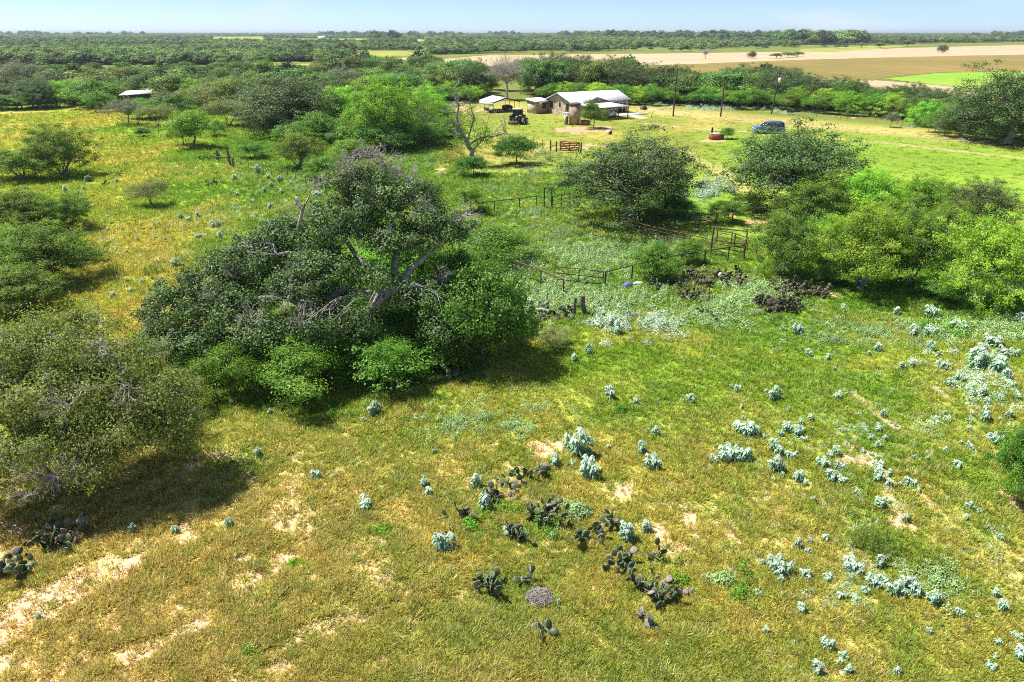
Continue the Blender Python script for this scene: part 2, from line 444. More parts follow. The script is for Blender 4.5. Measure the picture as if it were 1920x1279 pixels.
def ground_mesh():
    ys = list(np.arange(-24, 62, .36))
    st = .36
    while ys[-1] < 14000:
        st = min(st * 1.022, 700); ys.append(ys[-1] + st)
    ys = np.array(ys)
    s = np.linspace(-1, 1, 361)
    s = np.concatenate([[-60, -14, -5, -2.2, -1.3], s, [1.3, 2.2, 5, 14, 60]])
    w = 26 + .80 * np.maximum(ys, 0)
    X = np.clip(s[None] * w[:, None], -15000 + 10 * s[None], 15000 + 10 * s[None]); Y = np.repeat(ys[:, None], len(s), 1)
    Z = hgt(X, Y)
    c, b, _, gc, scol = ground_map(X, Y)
    n4 = fbm(X / .5, Y / .5, 77, 2)
    Z = Z + (n4 - .5) * .05 * np.clip((60 - np.abs(Y)) / 60, 0, 1)
    ny, nx = X.shape
    idx = np.arange(ny * nx).reshape(ny, nx)
    Fc = np.stack([idx[:-1, :-1], idx[:-1, 1:], idx[1:, 1:], idx[1:, :-1]], -1).reshape(-1, 4)
    mb = MB().add(np.stack([X, Y, Z], -1).reshape(-1, 3), Fc)
    me = mb.mesh('ground', M['ground'], True)
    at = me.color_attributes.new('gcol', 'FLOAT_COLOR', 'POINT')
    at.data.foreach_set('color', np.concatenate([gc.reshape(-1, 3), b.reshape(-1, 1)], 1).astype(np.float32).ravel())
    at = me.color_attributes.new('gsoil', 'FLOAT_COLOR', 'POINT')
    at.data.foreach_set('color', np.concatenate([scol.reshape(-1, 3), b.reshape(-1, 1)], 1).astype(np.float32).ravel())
    return me

m = mat('ground', .95, spec=.08); nt = m.node_tree; b = nt.nodes['Principled BSDF']
at = nt.nodes.new('ShaderNodeAttribute'); at.attribute_name = 'gcol'
tc = nt.nodes.new('ShaderNodeTexCoord')
n1 = nt.nodes.new('ShaderNodeTexNoise'); n1.inputs['Scale'].default_value = 3.5; n1.inputs['Detail'].default_value = 8; n1.inputs['Roughness'].default_value = .7
n2 = nt.nodes.new('ShaderNodeTexNoise'); n2.inputs['Scale'].default_value = .06; n2.inputs['Detail'].default_value = 6
nt.links.new(tc.outputs['Object'], n1.inputs['Vector']); nt.links.new(tc.outputs['Object'], n2.inputs['Vector'])
r1 = nt.nodes.new('ShaderNodeMapRange'); r1.inputs['From Min'].default_value = .25; r1.inputs['From Max'].default_value = .75; r1.inputs['To Min'].default_value = .62; r1.inputs['To Max'].default_value = 1.36
r2 = nt.nodes.new('ShaderNodeMapRange'); r2.inputs['From Min'].default_value = .3; r2.inputs['From Max'].default_value = .7; r2.inputs['To Min'].default_value = .85; r2.inputs['To Max'].default_value = 1.15
nt.links.new(n1.outputs['Fac'], r1.inputs['Value']); nt.links.new(n2.outputs['Fac'], r2.inputs['Value'])
mm = nt.nodes.new('ShaderNodeMath'); mm.operation = 'MULTIPLY'
nt.links.new(r1.outputs[0], mm.inputs[0]); nt.links.new(r2.outputs[0], mm.inputs[1])
vm = nt.nodes.new('ShaderNodeVectorMath'); vm.operation = 'SCALE'
at2 = nt.nodes.new('ShaderNodeAttribute'); at2.attribute_name = 'gsoil'
n3 = nt.nodes.new('ShaderNodeTexNoise'); n3.inputs['Scale'].default_value = 5.0; n3.inputs['Detail'].default_value = 7; n3.inputs['Roughness'].default_value = .75
nt.links.new(tc.outputs['Object'], n3.inputs['Vector'])
def mth(op, a_, b_):
    q = nt.nodes.new('ShaderNodeMath'); q.operation = op
    for i_, v_ in ((0, a_), (1, b_)):
        if isinstance(v_, (int, float)): q.inputs[i_].default_value = v_
        else: nt.links.new(v_, q.inputs[i_])
    return q.outputs[0]
# crumbly edges of bare soil: the mask is broken up by fine noise
edge = mth('MULTIPLY', mth('SUBTRACT', n3.outputs['Fac'], .5), mth('MINIMUM', mth('MULTIPLY', at2.outputs['Alpha'], 9.0), 2.2))
sm = nt.nodes.new('ShaderNodeMapRange'); sm.interpolation_type = 'SMOOTHSTEP'; sm.inputs['From Min'].default_value = .30; sm.inputs['From Max'].default_value = .62
nt.links.new(mth('ADD', at2.outputs['Alpha'], edge), sm.inputs['Value'])
gm_ = nt.nodes.new('ShaderNodeMix'); gm_.data_type = 'RGBA'
nt.links.new(sm.outputs[0], gm_.inputs['Factor']); nt.links.new(at.outputs['Color'], gm_.inputs['A']); nt.links.new(at2.outputs['Color'], gm_.inputs['B'])
nt.links.new(gm_.outputs['Result'], vm.inputs[0]); nt.links.new(mm.outputs[0], vm.inputs['Scale'])
nt.links.new(vm.outputs[0], b.inputs['Base Color'])
bp = nt.nodes.new('ShaderNodeBump'); bp.inputs['Strength'].default_value = .7; bp.inputs['Distance'].default_value = .12
nt.links.new(n1.outputs['Fac'], bp.inputs['Height']); nt.links.new(bp.outputs['Normal'], b.inputs['Normal'])
M['ground'] = m
tag(link('ground', ground_mesh()), kind='structure')

# ------------------------------------------------------------------ far fields, the track, the concrete apron
def rows_mat(name, c1, c2, c3, rot, rowscale, big=.02, amt=.5):
    """A worked field: rows running one way, broad patches over them."""
    m = mat(name, .95, spec=.05); nt = m.node_tree; b = nt.nodes['Principled BSDF']
    tc = nt.nodes.new('ShaderNodeTexCoord'); mp = nt.nodes.new('ShaderNodeMapping'); mp.inputs['Rotation'].default_value = (0, 0, rot)
    mp.inputs['Scale'].default_value = (rowscale, rowscale * .03, 1)
    a = nt.nodes.new('ShaderNodeTexNoise'); a.inputs['Scale'].default_value = 1; a.inputs['Detail'].default_value = 4
    c = nt.nodes.new('ShaderNodeTexNoise'); c.inputs['Scale'].default_value = big; c.inputs['Detail'].default_value = 7
    nt.links.new(tc.outputs['Object'], mp.inputs['Vector']); nt.links.new(mp.outputs['Vector'], a.inputs['Vector']); nt.links.new(tc.outputs['Object'], c.inputs['Vector'])
    ra = ramp(nt, [(.35, c1), (.65, c2)]); rc = ramp(nt, [(.42, (0, 0, 0)), (.62, (1, 1, 1))])
    nt.links.new(a.outputs['Fac'], ra.inputs['Fac']); nt.links.new(c.outputs['Fac'], rc.inputs['Fac'])
    mx = nt.nodes.new('ShaderNodeMix'); mx.data_type = 'RGBA'; mx.inputs['B'].default_value = (*c3, 1)
    ms = nt.nodes.new('ShaderNodeMath'); ms.operation = 'MULTIPLY'; ms.inputs[1].default_value = amt
    nt.links.new(rc.outputs['Color'], ms.inputs[0]); nt.links.new(ms.outputs[0], mx.inputs['Factor'])
    nt.links.new(ra.outputs['Color'], mx.inputs['A']); nt.links.new(mx.outputs['Result'], b.inputs['Base Color'])
    return m
M['stubble'] = rows_mat('stubble', (.42, .315, .20), (.50, .385, .26), (.38, .28, .16), .5, .5)
M['crop'] = rows_mat('ripe_crop', (.215, .160, .050), (.29, .205, .070), (.165, .160, .045), 1.2, .35, .012, .7)
M['hay'] = rows_mat('green_crop', (.16, .33, .03), (.22, .38, .05), (.30, .36, .06), 1.35, .4)
M['drygrass'] = rows_mat('dry_grass', (.42, .33, .10), (.33, .31, .08), (.25, .29, .05), .2, .3)
M['meadow'] = rows_mat('far_meadow', (.26, .30, .06), (.34, .33, .08), (.20, .26, .05), .2, .2)

def field(name, poly, m, lift, label=None):
    """A flat field whose corners are given by where they are seen; edges are made uneven."""
    pts = [P(*q) for q in poly]
    rr = np.random.default_rng(int(abs(poly[0][0])) + len(poly)); out = []
    for i, p in enumerate(pts):
        q = pts[(i + 1) % len(pts)]
        n = 14
        for k in range(n):
            t = k / n
            v = p.lerp(q, t)
            j = (q - p).length * .006 * (0 if k == 0 else 1)
            out.append((v.x + rr.normal() * j, v.y + rr.normal() * j, lift))
    me = bpy.data.meshes.new(name); me.from_pydata(out, [], [list(range(len(out)))]); me.materials.append(m)
    return tag(link(name, me), label, kind='structure')

field('stubble_field', [(700, 122), (915, 104), (1290, 100), (1500, 97), (1700, 90), (2100, 80), (2100, 99), (1700, 107), (1480, 113), (1280, 121), (1100, 126)], M['stubble'], .05)
field('crop_field', [(1230, 122.5), (1480, 113.3), (1700, 107.3), (2150, 98), (2150, 131), (1900, 134), (1760, 136), (1660, 146), (1640, 152), (1520, 152), (1380, 152), (1200, 140)], M['crop'], .06)
field('green_field', [(1655, 148), (1760, 137.5), (1900, 133.5), (2150, 130), (2150, 180), (1900, 172), (1820, 166), (1740, 158)], M['hay'], .09)
field('stubble_field', [(1490, 154), (1640, 151), (1735, 158), (1800, 164), (1770, 180), (1500, 186)], M['stubble'], .07)
field('dry_grass_field', [(1500, 182), (1770, 176), (1890, 170), (2150, 178), (2150, 215), (1700, 206), (1500, 200)], M['drygrass'], .05)
field('far_meadow', [(395, 70), (500, 69), (500, 78), (395, 80)], M['meadow'], .06)
field('far_meadow', [(505, 74), (680, 72.5), (700, 79), (510, 80)], M['hay'], .06)
field('far_meadow', [(480, 122), (610, 119), (640, 129), (480, 132)], M['drygrass'], .06)
field('far_meadow', [(560, 96), (660, 95), (650, 99), (560, 99)], M['drygrass'], .06)
field('stubble_field', [(690, 112), (770, 108), (780, 117), (690, 121)], M['stubble'], .08)
field('far_meadow', [(655, 97), (760, 96), (800, 104), (690, 108)], M['meadow'], .06)
field('far_meadow', [(1500, 92), (1640, 86), (1720, 86), (1560, 98), (1500, 97)], M['meadow'], .07)
field('far_meadow', [(1290, 64), (1420, 62.5), (1420, 64.2), (1290, 66)], M['stubble'], .1)

M['track'] = noisy('track_dirt', (.44, .33, .18), (.27, .30, .06), 1.2, .95, bump=.3, lo=.38, hi=.58)
M['redtrack'] = noisy('red_track_dirt', (.50, .38, .20), (.31, .33, .07), .8, .95, bump=.3, lo=.34, hi=.52)
def strip(name, pxs, half, m, lift=.012, seed=1):
    pts = np.array([P(*q) for q in pxs]); rr = np.random.default_rng(seed)
    fine = []
    for a, b_ in zip(pts[:-1], pts[1:]):
        n = max(2, int(np.linalg.norm(b_ - a) / .7))
        fine += [a + (b_ - a) * k / n for k in range(n)]
    fine = np.array(fine + [pts[-1]])
    for _ in range(6): fine[1:-1] = (fine[:-2] + fine[1:-1] * 2 + fine[2:]) / 4
    T = nrm(np.gradient(fine, axis=0)); Nn = np.stack([-T[:, 1], T[:, 0], 0 * T[:, 0]], 1)
    n = len(fine)
    wl = half * (.55 + .9 * vnoise(np.arange(n) / 3.0, np.zeros(n), seed)); wr = half * (.55 + .9 * vnoise(np.arange(n) / 3.0, np.ones(n) * 9, seed))
    rows = [fine + Nn * (wl * t)[:, None] for t in (1, .5)] + [fine] + [fine - Nn * (wr * t)[:, None] for t in (.5, 1)]
    V = np.stack(rows, 1); V[..., 2] = hgt(V[..., 0], V[..., 1]) + lift + np.array([-.01, .02, .035, .02, -.01])
    idx = np.arange(n * 5).reshape(n, 5)
    return tag(MB().add(V.reshape(-1, 3), np.stack([idx[:-1, :-1], idx[1:, :-1], idx[1:, 1:], idx[:-1, 1:]], -1).reshape(-1, 4)).build(name, m, smooth=True), kind='structure')
strip('dirt_track', [(1200, 231), (1290, 240), (1420, 248), (1530, 257), (1690, 271), (1920, 297), (2050, 314)], 1.0, M['track'], seed=3)
strip('dirt_track', [(1270, 285), (1310, 300), (1352, 322), (1385, 345), (1400, 362)], 1.0, M['redtrack'], seed=5)
strip('dirt_track', [(1180, 262), (1240, 275), (1300, 290)], .8, M['redtrack'], seed=8)
strip('dirt_track', [(776, 74), (790, 79), (801, 85)], 16, M['track'], .3, seed=6)

# ------------------------------------------------------------------ ground cover by instancing
def scatter(name, pts, rot, scl, idx, tint, protos, label=None, cat=None):
    """One object of kind stuff: prototypes instanced on points."""
    coll = bpy.data.collections.new(name + '_kinds')
    for i, (me) in enumerate(protos):
        o = bpy.data.objects.new('%s_kind_%02d' % (name, i), me); coll.objects.link(o)
    n = len(pts)
    me = bpy.data.meshes.new(name); me.vertices.add(n)
    me.vertices.foreach_set('co', np.asarray(pts, np.float32).ravel())
    def av(nm, ty, key, val):
        a_ = me.attributes.new(nm, ty, 'POINT'); a_.data.foreach_set(key, np.ascontiguousarray(val).ravel())
    scl = np.asarray(scl, np.float32)
    if scl.ndim == 1: scl = np.repeat(scl[:, None], 3, 1)
    av('rot', 'FLOAT_VECTOR', 'vector', np.asarray(rot, np.float32)); av('scl', 'FLOAT_VECTOR', 'vector', scl)
    av('idx', 'INT', 'value', np.asarray(idx, np.int32))
    av('tint', 'FLOAT_COLOR', 'color', np.concatenate([tint, np.ones((n, 1))], 1).astype(np.float32))
    o = link(name, me)
    g = bpy.data.node_groups.new(name + '_nodes', 'GeometryNodeTree')
    g.interface.new_socket('Geometry', in_out='INPUT', socket_type='NodeSocketGeometry')
    g.interface.new_socket('Geometry', in_out='OUTPUT', socket_type='NodeSocketGeometry')
    gi = g.nodes.new('NodeGroupInput'); go = g.nodes.new('NodeGroupOutput')
    ip = g.nodes.new('GeometryNodeInstanceOnPoints'); ci = g.nodes.new('GeometryNodeCollectionInfo')
    ci.inputs['Collection'].default_value = coll; ci.inputs['Separate Children'].default_value = True; ci.inputs['Reset Children'].default_value = True
    ip.inputs['Pick Instance'].default_value = True
    def na(nm, ty):
        q = g.nodes.new('GeometryNodeInputNamedAttribute'); q.data_type = ty; q.inputs['Name'].default_value = nm
        return q.outputs['Attribute']
    er = g.nodes.new('FunctionNodeEulerToRotation')
    g.links.new(na('rot', 'FLOAT_VECTOR'), er.inputs[0]); g.links.new(er.outputs[0], ip.inputs['Rotation'])
    g.links.new(na('scl', 'FLOAT_VECTOR'), ip.inputs['Scale']); g.links.new(na('idx', 'INT'), ip.inputs['Instance Index'])
    g.links.new(gi.outputs[0], ip.inputs['Points']); g.links.new(ci.outputs[0], ip.inputs['Instance']); g.links.new(ip.outputs[0], go.inputs[0])
    md = o.modifiers.new('scatter', 'NODES'); md.node_group = g
    return tag(o, label, cat, kind='stuff')

M['grass'] = tintmat('grass_blade', .8, .42)
def tuft(seed, n=26, spread=.13, h=.18, w=.014, lean=.8):
    rng = np.random.default_rng(seed)
    a = rng.uniform(0, 2 * math.pi, n); r = spread * np.sqrt(rng.uniform(0, 1, n))
    base = np.stack([r * np.cos(a), r * np.sin(a), np.full(n, -.015)], 1)
    a2 = a + rng.normal(0, .8, n); ln = rng.uniform(.15, 1, n) * lean; hh = h * rng.uniform(.5, 1.15, n)
    d = np.stack([np.cos(a2) * ln, np.sin(a2) * ln, np.ones(n)], 1); d = nrm(d)
    mid = base + d * hh[:, None] * .55
    tip = mid + nrm(d + np.stack([np.cos(a2) * ln * 1.3, np.sin(a2) * ln * 1.3, -.15 * np.ones(n)], 1)) * hh[:, None] * .5
    sd = np.stack([-np.sin(a2), np.cos(a2), np.zeros(n)], 1) * (w * rng.uniform(.7, 1.3, n))[:, None]
    mb = MB(); tv = np.repeat(rng.uniform(0, 1, n), 5)
    V = np.stack([base - sd, base + sd, mid + sd * .8, mid - sd * .8, tip], 1).reshape(-1, 3)
    k = np.arange(n)[:, None] * 5
    mb.add(V, k + np.array([0, 1, 2, 3]), 0, tv)
    mb.T.append(k + np.array([3, 2, 4])); mb.tm.append(np.zeros(n))
    return mb.mesh('grass_tuft', M['grass'])

def grass():
    rng = np.random.default_rng(11)
    n = 300000
    # distance falls off so that tufts thin out and grow broader away from the viewer
    d = 9.5 * (175 / 9.5) ** rng.uniform(0, 1, n) ** 1.18
    a = rng.uniform(-.80, .80, n)
    x = d * np.sin(a); y = d * np.cos(a)
    px, py = proj(x, y)
    c, bare, cg, _, _ = ground_map(x, y)
    keep = rng.uniform(0, 1, n) > bare * .82
    pn = fbm(x / .8, y / .8, 71, 3)
    fg = sstep(py, 640, 900)
    keep &= rng.uniform(0, 1, n) > np.maximum(fg * sstep(.52 - pn, 0, .22) * .55, worn(x, y) * .80)
    keep &= (px > -220) & (px < 2140) & (py < 1420) & (y > 4)
    keep &= ~((py < 198) & (px < 1180)) & ~((py < 205 + np.clip(px - 1180, 0, 900) * .088 - 6) & (px >= 1180))
    lawn = (py < 325) & (px > 870)
    keep &= ~((lawn | ((px > 1290) & (py < 450))) & (rng.uniform(0, 1, n) < .8))
    x, y, d, cg, px, py, lawn, pn = x[keep], y[keep], d[keep], cg[keep], px[keep], py[keep], lawn[keep], pn[keep]
    n = len(x)
    hn = fbm(x / 4, y / 4, 61)
    s = (.30 + .45 * hn + .65 * pn) * np.clip(d / 30, 1.0, 3.6) ** .75
    sz = s * np.where(lawn, .22, np.where((px > 1290) & (py < 450), .3, .85))
    scl = np.stack([s, s, sz], 1) * rng.uniform(.7, 1.25, n)[:, None]
    fgk = (sstep(py, 640, 900) * (.36 + .36 * sstep(px, 250, 1100)))[:, None]
    tint = (cg * (1 - fgk) + (np.array((.215, .325, .035)) + (np.array((.50, .43, .10)) - np.array((.215, .325, .035))) * np.clip(.55 * rng.uniform(0, 1, n) + 1.6 * (fbm(x / 1.3, y / 1.3, 97, 3) - .36), 0, 1)[:, None]) * fgk) * rng.uniform(.85, 1.5, n)[:, None]
    g = rng.uniform(0, 1, n) * .7 + .3 * fbm(x / 1.1, y / 1.1, 29, 3)
    tint = np.where((g < .22)[:, None], tint * np.array((.68, .95, .6)), tint)
    tint = np.where((g > .74)[:, None], tint * np.array((1.13, 1.10, 1.05)) + np.array((.03, .02, .01)), tint)
    rot = np.stack([rng.normal(0, .12, n), rng.normal(0, .12, n), rng.uniform(0, 6.28, n)], 1)
    pts = np.stack([x, y, hgt(x, y)], 1)
    k5 = (rng.uniform(0, 1, n) < .05 * (hn > .45)) & ~lawn & (d < 70)
    ti = np.where(k5, 4, rng.integers(0, 4, n)); tint = np.where(k5[:, None], np.array((.70, .62, .32)) * rng.uniform(.7, 1.15, n)[:, None], tint)
    protos = [tuft(1), tuft(2, 32, .16, .16, .012, .9), tuft(3, 20, .10, .27, .011, .4), tuft(4, 30, .2, .12, .014, 1.1), tuft(5, 12, .12, .30, .007, .5)]
    scatter('grass', pts, rot, scl, ti, np.clip(tint, .01, .9), protos, 'short green and straw coloured pasture grass over the sandy ground', 'grass')
    print('grass', n)
grass()
# ------------------------------------------------------------------ trees
def bez(a, b, rng, K=7, wig=.12, sag=.0, rise=.35):
    """Branch lines from points a to points b with bends."""
    a = np.asarray(a, float).reshape(-1, 3); b = np.asarray(b, float).reshape(-1, 3)
    N = len(b); a = np.broadcast_to(a, (N, 3))
    t = np.linspace(0, 1, K)[None, :, None]
    L = np.linalg.norm(b - a, axis=1)[:, None]
    c = a + (b - a) * .45 + np.array((0, 0, 1.0)) * (rise * L) + rng.normal(size=(N, 3)) * L * wig
    Pn = (1 - t) ** 2 * a[:, None] + 2 * t * (1 - t) * c[:, None] + t * t * b[:, None]
    w = rng.normal(size=(N, K, 3)) * L[:, :, None] * wig * .35
    w[:, 0] = 0; w[:, -1] = 0
    return Pn + w

def spray(C, D, n, L, rng, r=.012, lev=2, spread=.7):
    """Bare twigs: n from each centre, each forking again. Returns list of (lines, radii)."""
    C = np.repeat(np.asarray(C, float).reshape(-1, 3), n, 0); D = np.repeat(np.asarray(D, float).reshape(-1, 3), n, 0)
    d = nrm(D + rng.normal(size=C.shape) * spread)
    out = []; rad = r
    for lv in range(lev):
        ln = L * rng.uniform(.5, 1.2, len(C))[:, None]
        e = C + d * ln
        K = 5
        t = np.linspace(0, 1, K)[None, :, None]
        ln_ = C[:, None] + (e - C)[:, None] * t + rng.normal(size=(len(C), K, 3)) * ln[:, :, None] * .07 * (t > 0)
        out.append((ln_, np.linspace(rad, rad * .55, K)[None]))
        m_ = 3
        i = rng.integers(2, K, (len(C), m_))
        C2 = np.take_along_axis(ln_, i[..., None], 1).reshape(-1, 3)
        d = nrm(np.repeat(d, m_, 0) + rng.normal(size=(len(C2), 3)) * .6)
        C = C2; L *= .58; rad *= .55
    return out

def grow(seed, lobes, trunks, nclump, nleaf, leafL, leafW, clump_r, tr=.2, gap=.25, twigs=.5, bare=0, low=.35, droop=0.0, flat=.65, limb=.4, upb=.6, ragged=.28, shell=.5, mats=None, bare_mat=None, wig=.13):
    """A tree from lobes of crown (centre, radii) and trunks ([points], radius at foot). Returns wood and leaf collectors."""
    rng = np.random.default_rng(seed)
    wood, leaf = MB(), MB()
    lob = np.array([list(c) + list(r) for c, r in lobes], float)
    wt = (lob[:, 3] * lob[:, 4] * lob[:, 5]) ** (2 / 3); wt /= wt.sum()
    ends = []
    for pts, r in trunks:
        pts = np.array(pts, float); k = len(pts)
        fine = np.stack([np.interp(np.linspace(0, k - 1, 10), np.arange(k), pts[:, j]) for j in range(3)], 1)
        fine[1:-1] += rng.normal(size=(8, 3)) * r * .25
        rr = np.linspace(r, r * .55, 10); rr[0] *= 1.45; rr[1] *= 1.1
        wood.tube(fine, rr, 8)
        ends.append((fine, r))
    CL, DL, TL, LI = [], [], [], []; TW = []
    for li, lb in enumerate(lob):
        c, r = lb[:3], lb[3:]
        n = max(4, int(nclump * wt[li]))
        d = nrm(rng.normal(size=(n * 2, 3)))
        d = d[(d[:, 2] > -low) | (rng.uniform(size=len(d)) < .2)][:n]
        rad = rng.uniform(shell, 1.0, len(d)) ** .7 * (1 + ragged * np.sin(d[:, 0] * 5 + li * 2 + seed) * np.cos(d[:, 1] * 6 + d[:, 2] * 4 + li) + rng.normal(size=len(d)) * .08)
        cc = c + d * r * rad[:, None]
        g = np.sin(cc[:, 0] * 2.1 / clump_r * .35 + seed) * np.sin(cc[:, 1] * 2.3 / clump_r * .35 + li) * np.sin(cc[:, 2] * 2.0 / clump_r * .4 + 1)
        ok = g > -1 + 2 * gap * .75 * .9 if gap else np.ones(len(cc), bool)
        ok = g > np.quantile(g, gap) if gap else ok
        cc, d = cc[ok], d[ok]
        CL.append(cc); DL.append(d); LI.append(np.full(len(cc), li))
        # limb to the lobe
        e = min(ends, key=lambda q: np.linalg.norm(q[0][-1] - c))
        lr = e[1] * limb
        ln = bez(e[0][-1], c[None] + rng.normal(size=(1, 3)) * r * .15, rng, 8, wig, rise=.12)
        wood.tubes(ln, np.linspace(lr, lr * .3, 8)[None], 6)
        k = rng.uniform(size=len(cc)) < twigs
        TW.append(k)
        if k.any():
            f = ln[0][rng.integers(2, 8, k.sum())]
            tw = bez(f, cc[k], rng, 5, .12, rise=.08)
            wood.tubes(tw, np.linspace(lr * .26, .010, 5)[None], 4, 0)
    C = np.vstack(CL); D = np.vstack(DL)
    m_ = max(1, int(round(nleaf / len(C))))
    cv = rng.uniform(0, 1, len(C))
    i = np.repeat(np.arange(len(C)), m_)
    off = rng.normal(size=(len(i), 3)) * clump_r * np.array((1, 1, flat)) * rng.uniform(.6, 1.2, len(C))[i][:, None]
    pos = C[i] + off
    pos[:, 2] = np.maximum(pos[:, 2], .06)
    N = nrm(off / np.array((1, 1, flat))) * .8 + D[i] * .35 + np.array((0, 0, upb * .8)) + rng.normal(size=pos.shape) * .42
    tv = np.clip(cv[i] * .55 + rng.uniform(0, 1, len(i)) * .45, 0, 1)
    leaf.leaves(pos, N, leafL * rng.uniform(.7, 1.3, len(i)), leafW * rng.uniform(.7, 1.3, len(i)), rng, tv, 0, droop)
    if bare:
        k = np.flatnonzero(np.concatenate(TW)); k = rng.choice(k, min(bare, len(k)), replace=False)
        for ln, rd in spray(C[k], D[k] + np.array((0, 0, .3)), 3, clump_r * 1.6, rng, .009):
            wood.tubes(ln, rd, 3, 1)
    return wood, leaf

def lobes_round(rng, n, w, h, z0=.25, squash=.5):
    """n lobes filling a crown of width w (unit tree), height h."""
    out = []
    for i in range(n):
        a = i * 2.4 + rng.uniform(-.5, .5); r = w * .30 * math.sqrt((i + .3) / n) * rng.uniform(.8, 1.2)
        zz = h * (z0 + (1 - z0) * (.42 + .34 * (1 - (i + .3) / n) + rng.uniform(-.12, .12)))
        rx = w * rng.uniform(.20, .29)
        out.append(((r * math.cos(a), r * math.sin(a), zz), (rx, rx * rng.uniform(.85, 1.1), max(rx * squash * 1.25, h * .17))))
    return out

PROTO = {}
def proto(kind, var):
    """Trunk mesh and crown mesh of a kind of tree, made once."""
    key = (kind, var)
    if key in PROTO: return PROTO[key]
    seed = 100 * sum(map(ord, kind)) + var
    rng = np.random.default_rng(seed)
    if kind == 'mesquite':      # 7 m wide, 5 m tall, several leaning stems, feathery
        tr = [([(0, 0, -.1), (.5 * math.cos(a), .5 * math.sin(a), 1.0), (1.1 * math.cos(a), 1.1 * math.sin(a), 2.0)], .11) for a in rng.uniform(0, 6.28, 4)]
        w, l = grow(seed, lobes_round(rng, 14, 7, 5, .05, .85), tr, 520, 28000, .15, .066, .24, gap=.28, twigs=.4, bare=30, low=.75, droop=.35, limb=.5, upb=.7, shell=.35)
        mw, ml = [M['greybark'], M['twig']], M['mesq']; size = (7.4, 5.2)
    elif kind == 'mesquite_dark':
        tm, _, size = proto('mesquite', var)
        cm = proto('mesquite', var)[1].copy(); cm.materials.clear(); cm.materials.append(M['mesq2'])
        PROTO[key] = (tm, cm, size); return PROTO[key]
    elif kind == 'lime':
        tr = [([(0, 0, -.1), (.2, .1, .8), (.3, .2, 1.6)], .09)]
        w, l = grow(seed, lobes_round(rng, 7, 5, 4, .10), tr, 300, 14000, .13, .065, .23, gap=.32, twigs=.3, low=.8, droop=.2, shell=.3, ragged=.45)
        mw, ml = [M['bark'], M['twig']], M['lime']; size = (5.2, 4.2)
    elif kind == 'shrub':       # dense, leafy to the ground
        tr = [([(0, 0, -.1), (.1, .1, .5), (.1, .2, 1.2)], .08)]
        w, l = grow(seed, lobes_round(rng, 8, 5, 3.6, .02), tr, 400, 19000, .12, .072, .22, gap=.28, twigs=.25, low=.95, droop=.1, shell=.35, ragged=.42)
        mw, ml = [M['bark'], M['twig']], M['shrub']; size = (5.2, 3.9)
    elif kind == 'oak':         # dense and dark, broad crown
        tr = [([(0, 0, -.1), (.2, .1, 1.0), (.1, .3, 2.2)], .34)]
        w, l = grow(seed, lobes_round(rng, 17, 10, 7, .0, .8), tr, 760, 44000, .135, .085, .30, gap=.24, twigs=.3, bare=50, low=.85, shell=.5, limb=.45)
        mw, ml = [M['greybark'], M['twig']], M['oak']; size = (10.2, 7.2)
    elif kind == 'olive':
        tr = [([(0, 0, -.1), (.4 * math.cos(a), .4 * math.sin(a), .8), (.9 * math.cos(a), .9 * math.sin(a), 1.6)], .09) for a in rng.uniform(0, 6.28, 3)]
        w, l = grow(seed, lobes_round(rng, 8, 6, 4.4, .12), tr, 300, 13000, .12, .058, .28, gap=.22, twigs=.5, bare=90, low=.7, droop=.2, shell=.4)
        mw, ml = [M['greybark'], M['twig']], M['olive']; size = (6.2, 4.6)
    elif kind == 'grey':
        tr = [([(0, 0, -.1), (.2, .1, 1.0), (.3, .2, 2.0)], .14)]
        w, l = grow(seed, lobes_round(rng, 9, 6.5, 5, .2), tr, 320, 12000, .13, .06, .30, gap=.25, twigs=.7, bare=200, low=.5, droop=.2)
        mw, ml = [M['greybark'], M['twig']], M['greyleaf']; size = (6.7, 5.2)
    elif kind == 'dead':
        tr = [([(0, 0, -.1), (.1, .1, 1.2), (.2, .2, 2.4)], .28)]
        w, l = grow(seed, lobes_round(rng, 10, 9, 6.5, .25), tr, 420, 500, .08, .03, .4, gap=.1, twigs=1.0, bare=380, low=.3)
        mw, ml = [M['twig'], M['twig']], M['rust']; size = (9.2, 6.7)
    elif kind == 'wood':        # woodland tree seen from afar
        tr = [([(0, 0, -.1), (.1, .1, 1.2), (.2, .1, 2.4)], .2)]
        w, l = grow(seed, lobes_round(rng, 9, 8, 7.5, .12), tr, 300, 9000, .26, .17, .42, gap=.22, twigs=.12, low=.8, shell=.55)
        mw, ml = [M['bark'], M['twig']], M['wood_leaf']; size = (8.2, 7.8)
    V = np.vstack(l.V); q = np.percentile(V, [1.5, 98.5], axis=0)
    if kind != 'dead': size = (((q[1] - q[0])[:2]).mean(), q[1][2])
    PROTO[key] = (w.mesh(kind + '_trunk', mw, True), l.mesh(kind + '_crown', ml), size)
    return PROTO[key]

rot_rng = random.Random(5)
def plant(kind, var, loc, width, height, label, cat='tree', name=None, group=None, rz=None, parts=True):
    tm, cm, (w0, h0) = proto(kind, var)
    s = width / w0
    rz = rot_rng.uniform(0, 6.28) if rz is None else rz
    nm = name or {'mesquite': 'mesquite_tree', 'mesquite_dark': 'mesquite_tree', 'lime': 'leafy_shrub', 'shrub': 'leafy_shrub', 'oak': 'oak_tree', 'olive': 'thorn_tree', 'grey': 'thorn_tree', 'dead': 'dead_tree', 'wood': 'woodland_tree'}[kind]
    e = thing(nm, label, cat, loc, rz, group)
    e.scale = (s, s, height / h0)
    link('trunk', tm, e); link('crown', cm, e)
    return e

